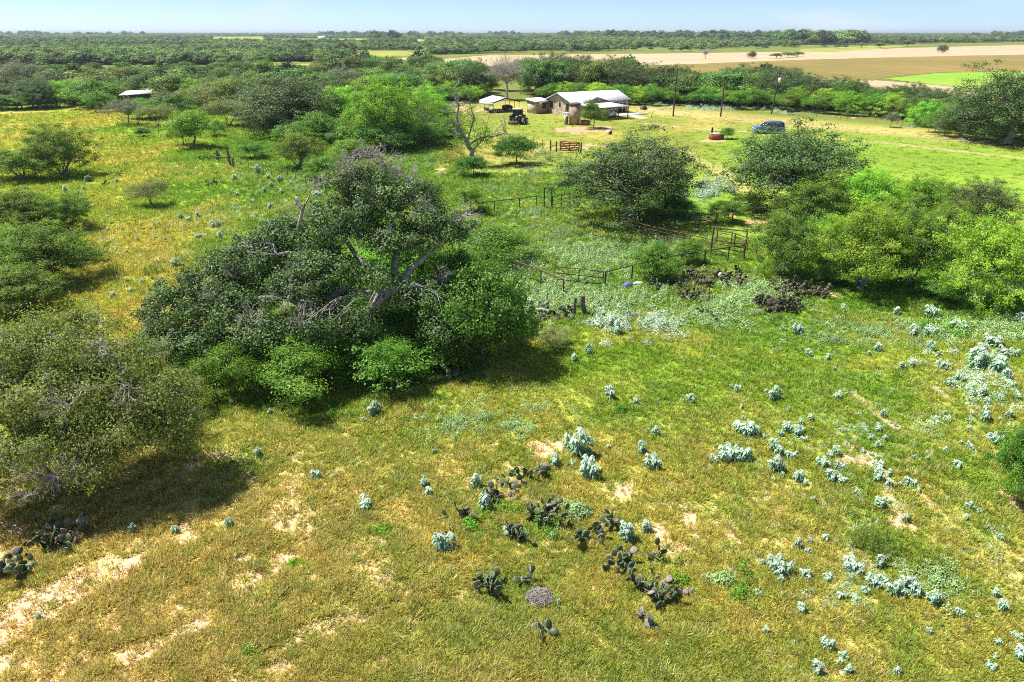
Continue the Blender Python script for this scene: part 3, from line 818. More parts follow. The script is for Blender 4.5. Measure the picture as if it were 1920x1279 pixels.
def tree_at(kind, var, cx, bot, wpx, top, label, cat='tree', name=None, group=None, back=.33, **k):
    """Place a tree by its middle column, lowest visible row, width and top row in the photograph."""
    p = P(cx, bot); w = wpx * depth(p) / F_PX
    p = Vector((p.x, p.y, 0)) * (1 + back * w / p.y); p.z = float(hgt(p.x, p.y))
    p.x = (cx - CX) / F_PX * depth(p)
    w = wpx * depth(p) / F_PX
    a, dy, dz = ray(cx, top)
    H = CAM_H + dz / dy * (p.y + .12 * w) - p.z
    return plant(kind, var, p, w, max(H, .5), label, cat, name, group, **k)

# ---- the great oak with its limbs
def great_oak():
    rng = np.random.default_rng(77)
    e = thing('live_oak_tree', 'great gnarled live oak with grey limbs and dead twigs, the largest tree of all', 'tree', P(672, 700))
    o = np.array(e.location)
    def u(px, py, Y): return tuple(U(px, py, Y) - o)
    L = lambda px, py, Y, r: (u(px, py, Y), r)
    lobes = [L(690, 345, 34.5, (1.9, 2.0, 1.1)), L(760, 375, 34.0, (2.0, 2.0, 1.1)), L(640, 420, 33.0, (1.8, 1.9, 1.0)), L(820, 430, 33.0, (1.8, 2.0, 1.1)), L(740, 450, 32.5, (1.7, 1.8, .8)),
             L(540, 440, 33.5, (1.8, 1.8, 1.0)), L(480, 480, 33.0, (1.8, 1.8, 1.1)), L(400, 530, 32.0, (2.0, 1.9, 1.2)), L(325, 575, 31.0, (1.7, 1.8, 1.2)), L(440, 585, 30.0, (1.7, 1.6, 1.0)),
             L(560, 540, 30.5, (1.5, 1.5, .8)), L(370, 640, 29.5, (1.8, 1.6, 1.0)), L(500, 625, 29.0, (1.5, 1.4, .9)), L(800, 560, 31.0, (1.7, 1.6, 1.0)), L(850, 610, 30.0, (1.5, 1.4, 1.1)), L(590, 480, 32.0, (1.4, 1.5, .7)), L(300, 640, 30.5, (1.2, 1.4, .9)), L(620, 500, 31, (1.5, 1.5, .8)), L(700, 520, 30.6, (1.2, 1.2, .6)), L(670, 600, 29.3, (1.2, 1.1, .7)), L(600, 610, 29, (1.3, 1.2, .8)), L(690, 395, 33.6, (1.7, 1.8, .9)), L(520, 520, 34.0, (1.8, 1.6, 1.0)), L(450, 555, 33.2, (1.6, 1.6, 1.0)), L(610, 560, 33.0, (1.4, 1.4, .9))]
    base = (0, 0, -.2)
    t1 = [base, u(655, 640, 30.0), u(675, 605, 30.2), u(715, 560, 30.6), u(745, 540, 31)]
    t2 = [base, u(640, 620, 30.6), u(590, 570, 31.0), u(575, 530, 31.2), u(560, 480, 32)]
    t3 = [u(615, 562, 30.9), u(660, 535, 31.0), u(690, 500, 31.4), u(660, 470, 32.0), u(640, 430, 33)]
    t4 = [u(745, 540, 31), u(770, 505, 31.6), u(800, 480, 32.0), u(825, 455, 32.4)]
    t5 = [u(590, 570, 31.0), u(540, 560, 30.6), u(480, 560, 30.6), u(420, 575, 30.6)]
    t6 = [u(740, 545, 30.9), u(745, 480, 32), u(735, 420, 33), u(715, 370, 34)]
    t7 = [u(590, 575, 30.6), u(500, 640, 29.6), u(400, 635, 29.4), u(340, 640, 29.6)]
    w, l = grow(7, lobes, [(t1, .34), (t2, .30), (t3, .17), (t4, .17), (t5, .18), (t6, .18), (t7, .15)], 1700, 135000, .125, .078, .27, gap=.24, twigs=.5, bare=260, low=.55, shell=.4, limb=.40, ragged=.25, upb=.5, wig=.16)
    for (px, py, Y, n, Ls) in [(565, 385, 33, 4, .8), (540, 560, 29.0, 10, .7), (565, 610, 28.2, 12, .7), (470, 600, 28.6, 10, .6), (650, 320, 34, 24, .8), (720, 310, 34.4, 24, .8), (600, 350, 34, 14, .6), (690, 295, 34.6, 20, .6), (800, 400, 32.5, 12, .7), (870, 405, 32.8, 12, .7), (390, 560, 30, 9, .6), (280, 610, 30, 6, .5), (440, 520, 31.4, 8, .6), (830, 520, 31, 10, .6), (700, 400, 33, 14, .7), (770, 340, 34, 14, .6), (610, 450, 31.6, 8, .6)]:
        q = np.array(u(px, py, Y)); wv = np.vstack(w.V[:120]); j = np.argmin(((wv - q) ** 2).sum(1))
        w.tubes(bez(wv[j], q, rng, 6, .1, rise=.05), np.linspace(.05, .026, 6)[None], 5, 0)
        for ln, rd in spray([q], [(0, -.2, .45)], n, Ls, rng, .02, 3):
            w.tubes(ln, rd, 3, 1)
    # a bare crooked snag at the crown's edge
    sn = np.array([u(560, 425, 33), u(567, 395, 33), u(578, 372, 33), u(584, 350, 33)])
    w.tube(sn, [.10, .08, .05, .02], 6, 1); w.tube(np.array([u(567, 395, 33), u(556, 378, 33.1), u(549, 368, 33.1)]), [.06, .04, .02], 5, 1)
    w.build('trunk', [M['greybark'], M['twig']], e, True); l.build('crown', M['oak'], e)
    d = MB()
    for (px, py, Y, n, r) in [(652, 322, 34, 900, .34), (640, 345, 34, 500, .3), (727, 318, 34.4, 260, .3)]:
        c = np.array(u(px, py, Y)); q = c + rng.normal(size=(n, 3)) * r
        d.leaves(q, rng.normal(size=(n, 3)), .10, .02, rng, rng.uniform(0, 1, n))
    tag(d.build('dead_foliage', M['rust'], e), 'rusty brown dead foliage caught in the crown top')
great_oak()

def front_tree():
    rng = np.random.default_rng(31)
    e = thing('thorn_tree', 'twiggy olive green tree with drooping grey twigs casting shade on the near grass', 'tree', P(120, 915))
    o = np.array(e.location)
    def u(px, py, Y): return tuple(U(px, py, Y) - o)
    L = lambda px, py, Y, r: (u(px, py, Y), r)
    lobes = [L(130, 640, 22.0, (1.9, 1.8, .9)), L(40, 650, 22.0, (1.8, 1.8, .9)), L(220, 690, 21.5, (1.7, 1.7, .9)), L(300, 745, 21.0, (1.3, 1.5, .8)), L(120, 730, 20.5, (1.8, 1.6, .9)), L(10, 740, 20.5, (1.7, 1.6, .9)),
             L(220, 790, 20.0, (1.5, 1.4, .8)), L(320, 800, 20.6, (.9, 1.1, .7)), L(80, 830, 19.3, (1.5, 1.2, .7)), L(-60, 760, 20.5, (1.6, 1.6, 1.0)), L(-20, 880, 18.8, (1.2, 1.0, .7)), L(180, 860, 19.4, (1.1, 1.0, .6))]
    tr = [([(0, 0, -.1), (dx * 2.2, dy * 2, .9), (dx * 3.6, dy * 3.2, 2.0)], .10) for dx, dy in [(.3, 0), (-.3, .1), (.15, .4), (-.1, -.3), (.5, .3)]]
    w, l = grow(19, lobes, tr, 900, 80000, .105, .056, .28, gap=.18, twigs=.4, bare=200, low=.75, shell=.4, limb=.45, droop=.4, upb=.5)
    for (px, py, Y, n, Ls) in [(110, 880, 18.6, 10, .7), (80, 860, 18.5, 10, .7), (150, 870, 18.8, 8, .7), (30, 900, 18, 8, .6), (230, 720, 19.6, 10, .6), (130, 760, 19, 12, .7), (50, 930, 17.8, 8, .5), (190, 640, 20.6, 10, .6)]:
        q = np.array(u(px, py, Y)); wv = np.vstack(w.V[:60]); j = np.argmin(((wv - q) ** 2).sum(1))
        w.tubes(bez(wv[j], q, rng, 6, .1, rise=.05), np.linspace(.03, .012, 6)[None], 5, 0)
        for ln, rd in spray([q], [(0, -.4, -.2)], n, Ls, rng, .010, 3):
            w.tubes(ln, rd, 3, 1)
    w.build('trunk', [M['greybark'], M['twig']], e, True); l.build('crown', M['olive2'], e)
front_tree()

# ---- trees and shrubs one by one: kind, variant, middle column, lowest row, width, top row, label, category
T = tree_at
OAKSIDE = 'shrubs under the great oak'
T('shrub', 0, 905, 700, 165, 500, 'tall lush green shrub against the sunny side of the great oak', 'shrub')
T('shrub', 1, 940, 690, 120, 575, 'low green shrub at the outer corner of the oak thicket beside the brown brush', 'shrub')
T('shrub', 2, 740, 735, 190, 620, 'dark leafy shrub under the great oak trunk facing the near grass', 'shrub')
T('shrub', 1, 870, 640, 150, 470, 'leafy green tree rising behind the sunny oak side shrub', 'tree')
T('lime', 0, 735, 745, 80, 640, 'bright lime sprig shrub standing before the oak trunk', 'shrub')
T('lime', 1, 562, 778, 160, 645, 'bright yellow green rounded bush at the foot of the oak', 'shrub')
T('lime', 2, 437, 762, 110, 650, 'bright green bush between the twiggy near tree and the rounded oak bush', 'shrub')
T('shrub', 0, 640, 720, 120, 600, 'shaded green shrub deep under the great oak beside its trunk', 'shrub')
T('shrub', 1, 820, 700, 130, 600, 'shaded green shrub under the right limbs of the great oak', 'shrub')
T('shrub', 2, 350, 700, 120, 610, 'green shrub under the drooping outer limbs of the great oak', 'shrub')
T('mesquite', 0, 720, 620, 200, 470, 'pale green sapling growing up behind the oak limbs', 'tree')
T('lime', 0, 770, 470 + 130, 120, 440, 'light green shrub glimpsed through the oak crown', 'shrub')
T('shrub', 1, 922, 502, 135, 428, 'broad dark green bush standing alone between oak and corral rail', 'shrub')
T('olive', 0, 335, 790, 110, 690, 'thin olive shrub between the twiggy near tree and the wire post', 'shrub')
T('olive', 1, 1040, 662, 70, 615, 'low brown brush beside the oak thicket', 'shrub', name='brush')
T('olive', 0, 320, 850, 110, 765, 'low olive brush at the lit edge of the twiggy near tree', 'shrub', name='brush')
T('lime', 1, 790, 722, 70, 682, 'small pale yellow green shrub at the shaded foot of the oak', 'shrub')
T('shrub', 1, 520, 690, 130, 600, 'dark green shrub under the left limbs of the great oak', 'shrub')
T('shrub', 0, 440, 690, 120, 600, 'shaded shrub below the outer left limbs of the great oak', 'shrub')
T('olive', 1, 600, 680, 120, 560, 'dim olive shrub filling the space under the oak crown', 'shrub')
# thick brush between the golden pasture and the house
for _i, (_k, _x, _b, _w, _t, _l) in enumerate([('olive', 430, 240, 80, 186, 'olive brush above the old gateway posts'), ('oak', 505, 228, 120, 160, 'dark rounded tree left of the broad dark tree'), ('oak', 625, 225, 130, 148, 'dark rounded tree behind the green mesquite'),
        ('wood', 700, 212, 110, 146, 'green woodland tree behind the big spreading mesquite'), ('wood', 755, 206, 100, 138, 'green woodland tree over the right shoulder of the big mesquite'), ('mesquite', 795, 228, 90, 165, 'light green tree to the left of the snag top'),
        ('shrub', 600, 272, 90, 212, 'lush shrub in front of the broad dark tree'), ('oak', 530, 252, 90, 198, 'dark bush at the foot of the broad dark tree'), ('shrub', 470, 238, 66, 194, 'green bush over the green clearing'), ('mesquite', 822, 238, 60, 190, 'light green bush beside the lawn and the snag'),
        ('mesquite_dark', 690, 252, 110, 186, 'bright mesquite close behind the big spreading one'), ('mesquite_dark', 765, 256, 100, 178, 'bright mesquite on the lawn side of the big one'), ('shrub', 335, 226, 76, 178, 'dense green tree right of the white metal roof'), ('olive', 385, 216, 90, 160, 'olive tree beyond the bright bushy shrub'),
        ('shrub', 283, 226, 84, 186, 'broad green bush hiding the walls under the white metal roof'), ('shrub', 256, 214, 46, 186, 'green bush just left of the white metal roof'), ('oak', 322, 212, 60, 172, 'dark tree at the right end of the white metal roof'), ('wood', 150, 196, 80, 146, 'round tree at the back of the golden ridge'), ('oak', 110, 192, 70, 136, 'dark tree second from left at the back of the ridge'),
        ('oak', 15, 197, 80, 146, 'dark tree at the far left end of the back ridge'), ('shrub', 720, 290, 120, 236, 'dark undergrowth round the trunk of the big mesquite'), ('shrub', 560, 275, 90, 232, 'dark undergrowth below the broad dark tree'), ('lime', 480, 300, 60, 268, 'small green bush out in the green clearing'),
        ('oak', 420, 205, 110, 148, 'dark wood tree over the bright bushy shrub'), ('wood', 560, 195, 120, 130, 'tall wood tree behind the broad dark tree'), ('grey', 640, 190, 90, 128, 'grey crowned tree behind the broad dark tree'), ('shrub', 830, 262, 70, 222, 'low dark bush left of the snag trunk')]):
    T(_k, _i % 3, _x, _b, _w, _t, _l, 'shrub' if 'bush' in _l or 'brush' in _l or 'shrub' in _l or 'undergrowth' in _l else 'tree')
# left pasture
T('mesquite_dark', 1, 95, 552, 180, 422, 'feathery mesquite in the golden pasture, the nearer of the left pair', 'tree')
T('mesquite_dark', 2, 130, 440, 90, 364, 'mesquite with thin bare stems in the golden pasture behind the nearer pair', 'tree')
T('mesquite_dark', 0, 40, 445, 110, 356, 'round green mesquite at the picture edge in the golden pasture', 'tree')
T('lime', 2, 70, 440, 60, 404, 'small lime bush between two pasture mesquites', 'shrub')
T('mesquite_dark', 1, 30, 605, 150, 500, 'low spreading mesquite behind the twiggy near tree', 'tree')
T('mesquite_dark', 2, 118, 338, 120, 234, 'dark green mesquite leaning over the golden pasture, tallest of the far left trio', 'tree')
T('mesquite_dark', 0, 45, 345, 110, 278, 'low mesquite beside the tallest of the far left trio', 'tree')
T('olive', 0, 5, 340, 70, 285, 'grey green mesquite cut by the picture edge below the golden ridge', 'tree')
T('mesquite_dark', 0, 150, 500, 70, 455, 'slim mesquite on the sunny side of the nearer pasture pair', 'tree')
T('mesquite', 2, 20, 560, 100, 462, 'mesquite cut by the left edge behind the nearer pasture pair', 'tree')
T('lime', 1, 15, 480, 60, 425, 'bright bush at the left edge between the mesquites', 'shrub')
T('olive', 1, 286, 392, 66, 337, 'small lone thorn tree in the middle of the golden pasture', 'tree')
T('lime', 0, 362, 282, 84, 208, 'bright green bushy shrub beside the wooden posts', 'shrub')
T('lime', 1, 345, 275, 50, 232, 'small bright shrub leaning on the bushy shrub by the posts', 'shrub')
T('lime', 2, 402, 258, 40, 226, 'bright little shrub to the right of the bushy shrub', 'shrub')
T('grey', 0, 240, 237, 62, 187, 'grey green rounded shrub at the end of the golden ridge', 'shrub')
T('shrub', 0, 267, 225, 40, 195, 'dark green shrub below the white metal roof', 'shrub')
T('olive', 0, 300, 240, 60, 196, 'thin pale thorn tree below the white metal roof', 'tree')
T('lime', 2, 190, 212, 50, 172, 'pale bluish green round bush at the back of the golden pasture', 'shrub')
T('shrub', 1, 185, 205, 90, 152, 'mid green tree behind the pale round bush', 'tree')
T('oak', 1, 72, 200, 50, 148, 'dark tree at the back of the golden pasture', 'tree')
T('grey', 1, 45, 186, 90, 116, 'grey leafless looking tree behind the golden pasture', 'tree')
T('shrub', 2, 30, 208, 80, 176, 'low dark bushes at the far left end of the pasture', 'shrub')
T('shrub', 0, 90, 204, 50, 180, 'low green bush at the back fence of the golden pasture', 'shrub')
T('shrub', 1, 268, 258, 24, 240, 'tiny round bush on the golden pasture', 'shrub')
T('mesquite_dark', 1, 560, 320, 84, 250, 'small rounded green tree beside the wire fence', 'tree')
T('shrub', 2, 610, 340, 70, 292, 'lush green shrub beside the wire fence above the oak crown', 'shrub')
T('lime', 0, 660, 300, 70, 262, 'bright shrub above the dead top of the oak', 'shrub')
T('oak', 0, 560, 262, 200, 150, 'broad dark tree behind the wire fence', 'tree')
T('olive', 1, 480, 245, 70, 190, 'dark thorny tree at the edge of the green clearing', 'tree')
T('mesquite', 2, 722, 285, 140, 148, 'big spreading bright green mesquite with a grey trunk', 'tree')
T('mesquite', 0, 650, 255, 110, 165, 'green mesquite between the dark tree and the big spreading mesquite', 'tree')
T('shrub', 1, 670, 275, 70, 228, 'dark green shrub under the big spreading mesquite', 'shrub')
T('lime', 1, 640, 275, 60, 236, 'bright shrub to the left of the big mesquite trunk', 'shrub')
T('shrub', 0, 800, 278, 80, 232, 'dark shrub at the right foot of the big spreading mesquite', 'shrub')
T('oak', 2, 780, 270, 90, 205, 'dark tree between big mesquite and bare snag', 'tree')
T('shrub', 2, 886, 334, 60, 292, 'green bush round the foot of the bare snag tree', 'shrub')
T('shrub', 0, 968, 312, 78, 255, 'round green bush between the snag and the red gate', 'shrub')
T('lime', 1, 885, 402, 66, 348, 'small yellow green bush at the end of the pipe fence', 'shrub')
# corral and right
T('oak', 1, 1178, 432, 245, 258, 'dark grey green oak shading the middle of the pipe corral', 'tree')
T('oak', 2, 1484, 412, 240, 240, 'dense dark oak standing behind the bright mesquites', 'tree')
T('shrub', 1, 1262, 412, 60, 365, 'green bush under the outer limbs of the corral oak', 'shrub')
T('shrub', 2, 1362, 422, 66, 376, 'bright green bush inside the back of the corral', 'shrub')
T('lime', 2, 1405, 398, 60, 362, 'green bush at the foot of the dense dark oak', 'shrub')
T('shrub', 0, 1228, 532, 86, 456, 'leafy shrub growing through the front corral rail', 'shrub')
T('lime', 0, 1290, 500, 60, 452, 'thin light green shrub inside the corral', 'shrub')
MS = 'feathery mesquites beside the corral'
T('mesquite', 0, 1612, 562, 165, 388, 'bright feathery mesquite in front with its stems showing, above the cactus beds', 'tree', group=MS)
T('mesquite_dark', 1, 1702, 548, 110, 400, 'feathery mesquite with many grey stems, second of the front row', 'tree', group=MS)
T('mesquite', 2, 1832, 594, 180, 405, 'large yellow green mesquite at the right end of the front row', 'tree', group=MS)
T('mesquite_dark', 1, 1466, 528, 120, 398, 'soft green mesquite beside the tall corral frame', 'tree', group=MS)
T('mesquite_dark', 2, 1520, 440, 130, 328, 'fine leaved mesquite in front of the dense dark oak', 'tree', group=MS)
T('mesquite', 0, 1620, 438, 120, 318, 'pale green mesquite in the middle of the back row', 'tree', group=MS)
T('mesquite', 1, 1715, 430, 100, 332, 'yellowish mesquite in the back row beside the meadow', 'tree', group=MS)
T('mesquite_dark', 2, 1768, 478, 100, 378, 'grey green mesquite between front and back rows', 'tree', group=MS)
T('mesquite', 0, 1895, 530, 100, 432, 'yellow green mesquite behind the large one at the right end', 'tree', group=MS)
T('mesquite_dark', 0, 1668, 478, 100, 372, 'tall pale mesquite in the heart of the thicket', 'tree', group=MS)
T('mesquite', 1, 1545, 505, 100, 408, 'soft green mesquite filling the gap behind the front mesquite', 'tree', group=MS)
T('oak', 0, 1825, 448, 130, 340, 'small dark oak at the meadow end of the mesquites', 'tree')
T('shrub', 0, 1560, 540, 60, 495, 'shaded green bush under the mesquites', 'shrub')
T('shrub', 1, 1760, 575, 80, 520, 'shaded green bush between the two nearest mesquites', 'shrub')
T('shrub', 2, 1905, 968, 105, 800, 'lush green bush cut by the right picture edge in the near grass', 'shrub')
# round the house
T('lime', 1, 1112, 243, 46, 190, 'young green tree beside the stone cistern in front of the house', 'tree', name='garden_tree')
T('shrub', 1, 1363, 262, 28, 240, 'small round bush beside the brick well box', 'shrub')
T('dead', 0, 950, 190, 92, 104, 'bare grey tree standing among green trees behind the carport', 'tree')
T('grey', 0, 1062, 180, 40, 160, 'pale blossoming shrub behind the house roof', 'shrub')
T('oak', 1, 1885, 280, 180, 132, 'big dark oak with white limbs at the right edge of the meadow', 'tree')
T('oak', 2, 1800, 262, 90, 190, 'dark tree to the left of the big meadow edge oak', 'tree')
T('lime', 0, 1868, 270, 28, 246, 'small round bright bush standing out before the meadow edge oak', 'shrub')
T('shrub', 0, 1752, 250, 40, 212, 'dark green bush projecting from the meadow edge thicket', 'shrub')
T('grey', 1, 1770, 256, 30, 232, 'pale grey green bush beside the projecting dark bush', 'shrub')
T('grey', 0, 1668, 240, 28, 212, 'grey twiggy bush at the meadow edge', 'shrub')
T('dead', 0, 1322, 111, 26, 91, 'dark lone tree on the near edge of the stubble field', 'tree')
T('oak', 0, 1410, 110, 16, 96, 'small grey tree on the stubble field', 'tree')
T('oak', 1, 1766, 100, 20, 84, 'lone oak standing in the stubble field', 'tree')
for i, (x, y, w_, t) in enumerate([(1455, 110, 20, 100), (1478, 108, 26, 98), (1495, 107, 22, 97), (1545, 90, 12, 84), (1570, 91, 14, 84), (1585, 91, 12, 84), (1615, 90, 20, 80), (1650, 90, 24, 80), (1700, 88, 22, 77)]):
    T('wood', i % 3, x, y, w_, t, 'small dark tree %s from left in the line along the far stubble edge' % 'first second third fourth fifth sixth seventh eighth ninth'.split()[i], 'tree', group='trees along the far stubble edge', name='field_tree')

# ---- the bare snag with a green vine
def snag():
    rng = np.random.default_rng(3)
    e = thing('snag_tree', 'bare half dead snag with crooked grey limbs and a little green', 'tree', P(890, 312))
    o = np.array(e.location); Y = o[1]
    def u(px, py, dY=0): return tuple(U(px, py, Y + dY) - o)
    w, l = MB(), MB()
    def br(pts, r0, r1, tw=3):
        p = np.array([u(*q) for q in pts]); k = len(p)
        f = np.stack([np.interp(np.linspace(0, k - 1, 3 * k), np.arange(k), p[:, j]) for j in range(3)], 1)
        f[1:] += rng.normal(size=f[1:].shape) * .05
        w.tube(f, np.linspace(r0, r1, 3 * k), 7)
        for _ in range(tw):
            i = rng.integers(k, 3 * k)
            for ln, rd in spray([f[i]], [(rng.normal() * .6, 0, .5)], 2, .9, rng, r1 * .9 + .012, 3): w.tubes(ln, rd, 3, 0)
    br([(889, 312), (885, 285), (872, 262), (858, 238)], .34, .20, 2)
    br([(858, 238), (857, 212), (860, 195), (853, 180), (856, 162)], .18, .05, 4)
    br([(860, 212), (845, 208), (835, 212), (820, 205)], .09, .03, 3)
    br([(876, 266), (884, 240), (890, 222), (882, 200), (880, 170)], .14, .03, 5)
    br([(880, 272), (900, 258), (925, 255), (945, 250), (958, 252)], .13, .04, 5)
    br([(925, 255), (932, 240), (948, 228)], .07, .02, 3)
    br([(884, 285), (905, 262), (912, 240), (916, 218)], .09, .02, 3)
    for (px, py, n, r) in [(905, 250, 900, .7), (880, 232, 500, .55), (892, 270, 700, .6), (860, 262, 300, .4), (878, 205, 300, .45), (915, 262, 500, .5)]:
        q = np.array(u(px, py)) + rng.normal(size=(n, 3)) * r
        l.leaves(q, rng.normal(size=(n, 3)) + np.array((0, 0, .7)), .16, .09, rng, rng.uniform(0, 1, n))
    w.build('trunk', [M['greybark']], e, True); l.build('crown', M['shrub'], e)
snag()
ORD = 'first second third fourth fifth sixth seventh eighth ninth tenth eleventh twelfth thirteenth fourteenth fifteenth sixteenth seventeenth eighteenth nineteenth twentieth twenty-first twenty-second twenty-third twenty-fourth twenty-fifth twenty-sixth twenty-seventh twenty-eighth twenty-ninth thirtieth thirty-first thirty-second thirty-third thirty-fourth thirty-fifth'.split()
# ------------------------------------------------------------------ woodland
def low_row(px):
    return np.interp(px, [-300, 0, 130, 330, 470, 620, 800, 900, 1000, 1190, 1480, 1640, 1780, 1920, 2150], [206, 206, 202, 198, 214, 200, 196, 192, 191, 197, 209, 221, 245, 264, 285])

def woodland():
    rng = np.random.default_rng(404)
    n = 60000
    d = np.sqrt(rng.uniform(95 ** 2, 290 ** 2, n)); a = rng.uniform(-.80, .80, n)
    x, y = d * np.sin(a), d * np.cos(a)
    px, py = proj(x, y)
    lo = low_row(px)
    hi = np.where(px < 820, 120, np.where(px < 1500, 168, lo - 20))
    ok = (py < lo) & (py > hi) & (px > -260) & (px < 2180)
    ok &= ~((px > 490) & (px < 600) & (py < 160)) & ~((px > 225) & (px < 320) & (py > 186))
    ok &= ~((px > 690) & (px < 790) & (py < 150)) & ~((px > 905) & (px < 1000) & (py > 172))
    x, y, px, py, lo, d = (v[ok] for v in (x, y, px, py, lo, d))
    keep = []
    cell = {}
    for i in range(len(x)):
        md = 3.7 if d[i] < 190 else 5.0
        if px[i] > 820 and d[i] < 190: md = 3.4
        c = (int(x[i] // 6), int(y[i] // 6)); bad = False
        for cx in (-1, 0, 1):
            for cy in (-1, 0, 1):
                for j in cell.get((c[0] + cx, c[1] + cy), ()):
                    if (x[i] - x[j]) ** 2 + (y[i] - y[j]) ** 2 < md * md: bad = True; break
                if bad: break
            if bad: break
        if not bad:
            keep.append(i); cell.setdefault(c, []).append(i)
    edge = np.array([P(px[i], lo[i]).length for i in keep])
    order = sorted(range(len(keep)), key=lambda k: d[keep[k]] - edge[k] * .3)
    singles = {'tree': 0}; lab = {}
    rest = []
    ZN = lambda q: ('beyond the golden pasture' if q < 330 else 'behind the fenced clearing' if q < 620 else 'behind the spreading mesquite' if q < 830 else 'behind carport and house' if q < 1190 else 'behind the utility poles' if q < 1500 else 'along the meadow edge')
    for k in order:
        i = keep[k]; r = rng.uniform()
        # how far behind the front edge of the wood
        dep = d[i] - P(px[i], lo[i]).length
        if px[i] > 820:
            if dep < 9: kind, w, h, word = ('lime', 4.6, 3.4, 'bright leafy bush') if r < .55 else ('mesquite', 5.5, 4.0, 'light green bushy tree')
            elif px[i] > 1480: kind, w, h, word = ('oak', 6.5, 5.2, 'dark round tree') if r < .5 else ('shrub', 5.0, 4.2, 'green bushy tree') if r < .8 else ('grey', 5.5, 4.4, 'grey green tree')
            else: kind, w, h, word = ('oak', 8.5, 8.0, 'tall dark tree') if r < .45 else ('wood', 8.0, 7.8, 'tall green tree') if r < .8 else ('shrub', 6.5, 6.5, 'green bushy tree')
        else:
            kind, w, h, word = (('wood', 6.6, 5.6, 'mid green tree') if r < .36 else ('oak', 6.4, 5.2, 'dark tree') if r < .58 else ('mesquite', 6.2, 4.6, 'light green tree') if r < .74 else ('olive', 6.0, 4.4, 'olive tree') if r < .88 else ('grey', 6.4, 4.8, 'grey green tree'))
            if 480 < px[i] < 830 and py[i] < 168: w, h = w * 1.25, h * 1.4
        if 1190 < px[i] <= 1500 and h > 5: h *= .76
        s = rng.uniform(.78, 1.22)
        if singles['tree'] < 255:
            singles['tree'] += 1
            z = ZN(px[i])
            lab.setdefault((word, z), []).append((px[i], plant(kind, int(rng.integers(0, 3)) if kind != 'dead' else 0, (x[i], y[i], 0), w * s * rng.uniform(.9, 1.15), h * s, 'tree', 'tree', 'woodland_tree' if 'bush' not in word.split()[-1] else 'leafy_shrub', 'woodland trees ' + z)))
        else:
            rest.append((x[i], y[i], w * s / 8.2, h * s / 7.8))
    for (word, z), L in lab.items():
        L.sort(key=lambda q: q[0])
        for k, (_, o) in enumerate(L): o['label'] = '%s in the wood %s, %s from left' % (word, z, ORD[k]) if len(L) > 1 else '%s in the wood %s' % (word, z)
    rest = np.array(rest)
    # the far wood: one mass
    N = 130000
    d2 = np.exp(rng.uniform(math.log(200), math.log(5200), N)); a = rng.uniform(-.80, .80, N)
    x2, y2 = d2 * np.sin(a), d2 * np.cos(a); p2, r2 = proj(x2, y2)
    far_low = np.where(p2 < 640, 122, np.interp(p2, [640, 700, 915, 1280, 1500, 1640, 1720, 2150], [118, 106, 100, 96.5, 93, 86, 82, 76]))
    ok = (r2 < far_low) & (p2 > -260) & (p2 < 2180)
    ok &= ~((p2 > 490) & (p2 < 600) & (r2 > 116)) & ~((p2 > 660) & (p2 < 800) & (r2 > 94) & (r2 < 114))
    for (x0, x1, y0, y1) in [(395, 500, 69, 83), (505, 700, 72.5, 84), (560, 660, 95, 106), (1500, 1700, 84, 98), (1290, 1420, 62, 65.5), (778, 800, 74, 88)]:
        ok &= ~((p2 > x0) & (p2 < x1) & (r2 > y0) & (r2 < y1))
    cl = fbm(x2 / 120, y2 / 120, 88, 3)
    ok &= rng.uniform(size=N) < sstep(cl, .22, .45)
    x2, y2, d2, cl = x2[ok], y2[ok], d2[ok], cl[ok]
    s2 = rng.uniform(.55, 1.05, len(x2)) * np.clip(d2 / 700, 1, 2.4) ** .6
    h2 = s2 * rng.uniform(.55, .85, len(x2)) / np.clip(d2 / 900, 1, 2.2) ** .35
    tallm = (rng.uniform(size=len(x2)) < .22 * (fbm(x2 / 200, y2 / 200, 5, 2) > .68)) & (d2 > 900) & (d2 < 3200)
    h2 = np.where(tallm, rng.uniform(1.5, 2.3, len(x2)), h2); s2 = np.where(tallm, rng.uniform(2.2, 3.4, len(x2)), s2)
    pts = np.concatenate([np.stack([rest[:, 0], rest[:, 1], 0 * rest[:, 0]], 1), np.stack([x2, y2, 0 * x2], 1)])
    scl = np.concatenate([np.stack([rest[:, 2], rest[:, 2], rest[:, 3]], 1), np.stack([s2, s2, h2], 1)])
    n = len(pts); nr = len(rest)
    def farmesh(seed, m_, nl, ls):
        rr = np.random.default_rng(seed)
        w, l = grow(seed, lobes_round(rr, 8, 8, 7.5, .06), [([(0, 0, -.1), (.1, 0, 1.2), (.2, .1, 2.4)], .2)], 130, nl, ls, ls * .66, .6, gap=.15, twigs=0, low=.9, shell=.6)
        return l.mesh('far_crown', m_)
    protos = [proto('wood', 0)[1], proto('wood', 1)[1], proto('wood', 2)[1], farmesh(1, M['wood_leaf'], 1500, .8), farmesh(2, M['wood_leaf'], 1500, .85), farmesh(3, M['farpale'], 1500, .8), farmesh(4, M['fardark'], 1500, .85)]
    dd = np.hypot(pts[:, 0], pts[:, 1])
    pick = rng.uniform(size=n)
    patch = fbm(pts[:, 0] / 160, pts[:, 1] / 160, 15, 3)
    fk = np.where(pick < .40, 3, np.where(pick < .62, 4, np.where(pick < .62 + .36 * sstep(patch, .35, .6), 5, 6)))
    idx = np.where((dd < 330) & (pick < .75), rng.integers(0, 3, n), fk)
    rot = np.stack([0 * pick, 0 * pick, rng.uniform(0, 6.28, n)], 1)
    scatter('far_wood', pts, rot, scl, idx, np.ones((n, 3)) * .1, protos, 'distant green brush wood reaching to the horizon', 'wood')
    print('woodland', singles, 'far', n)
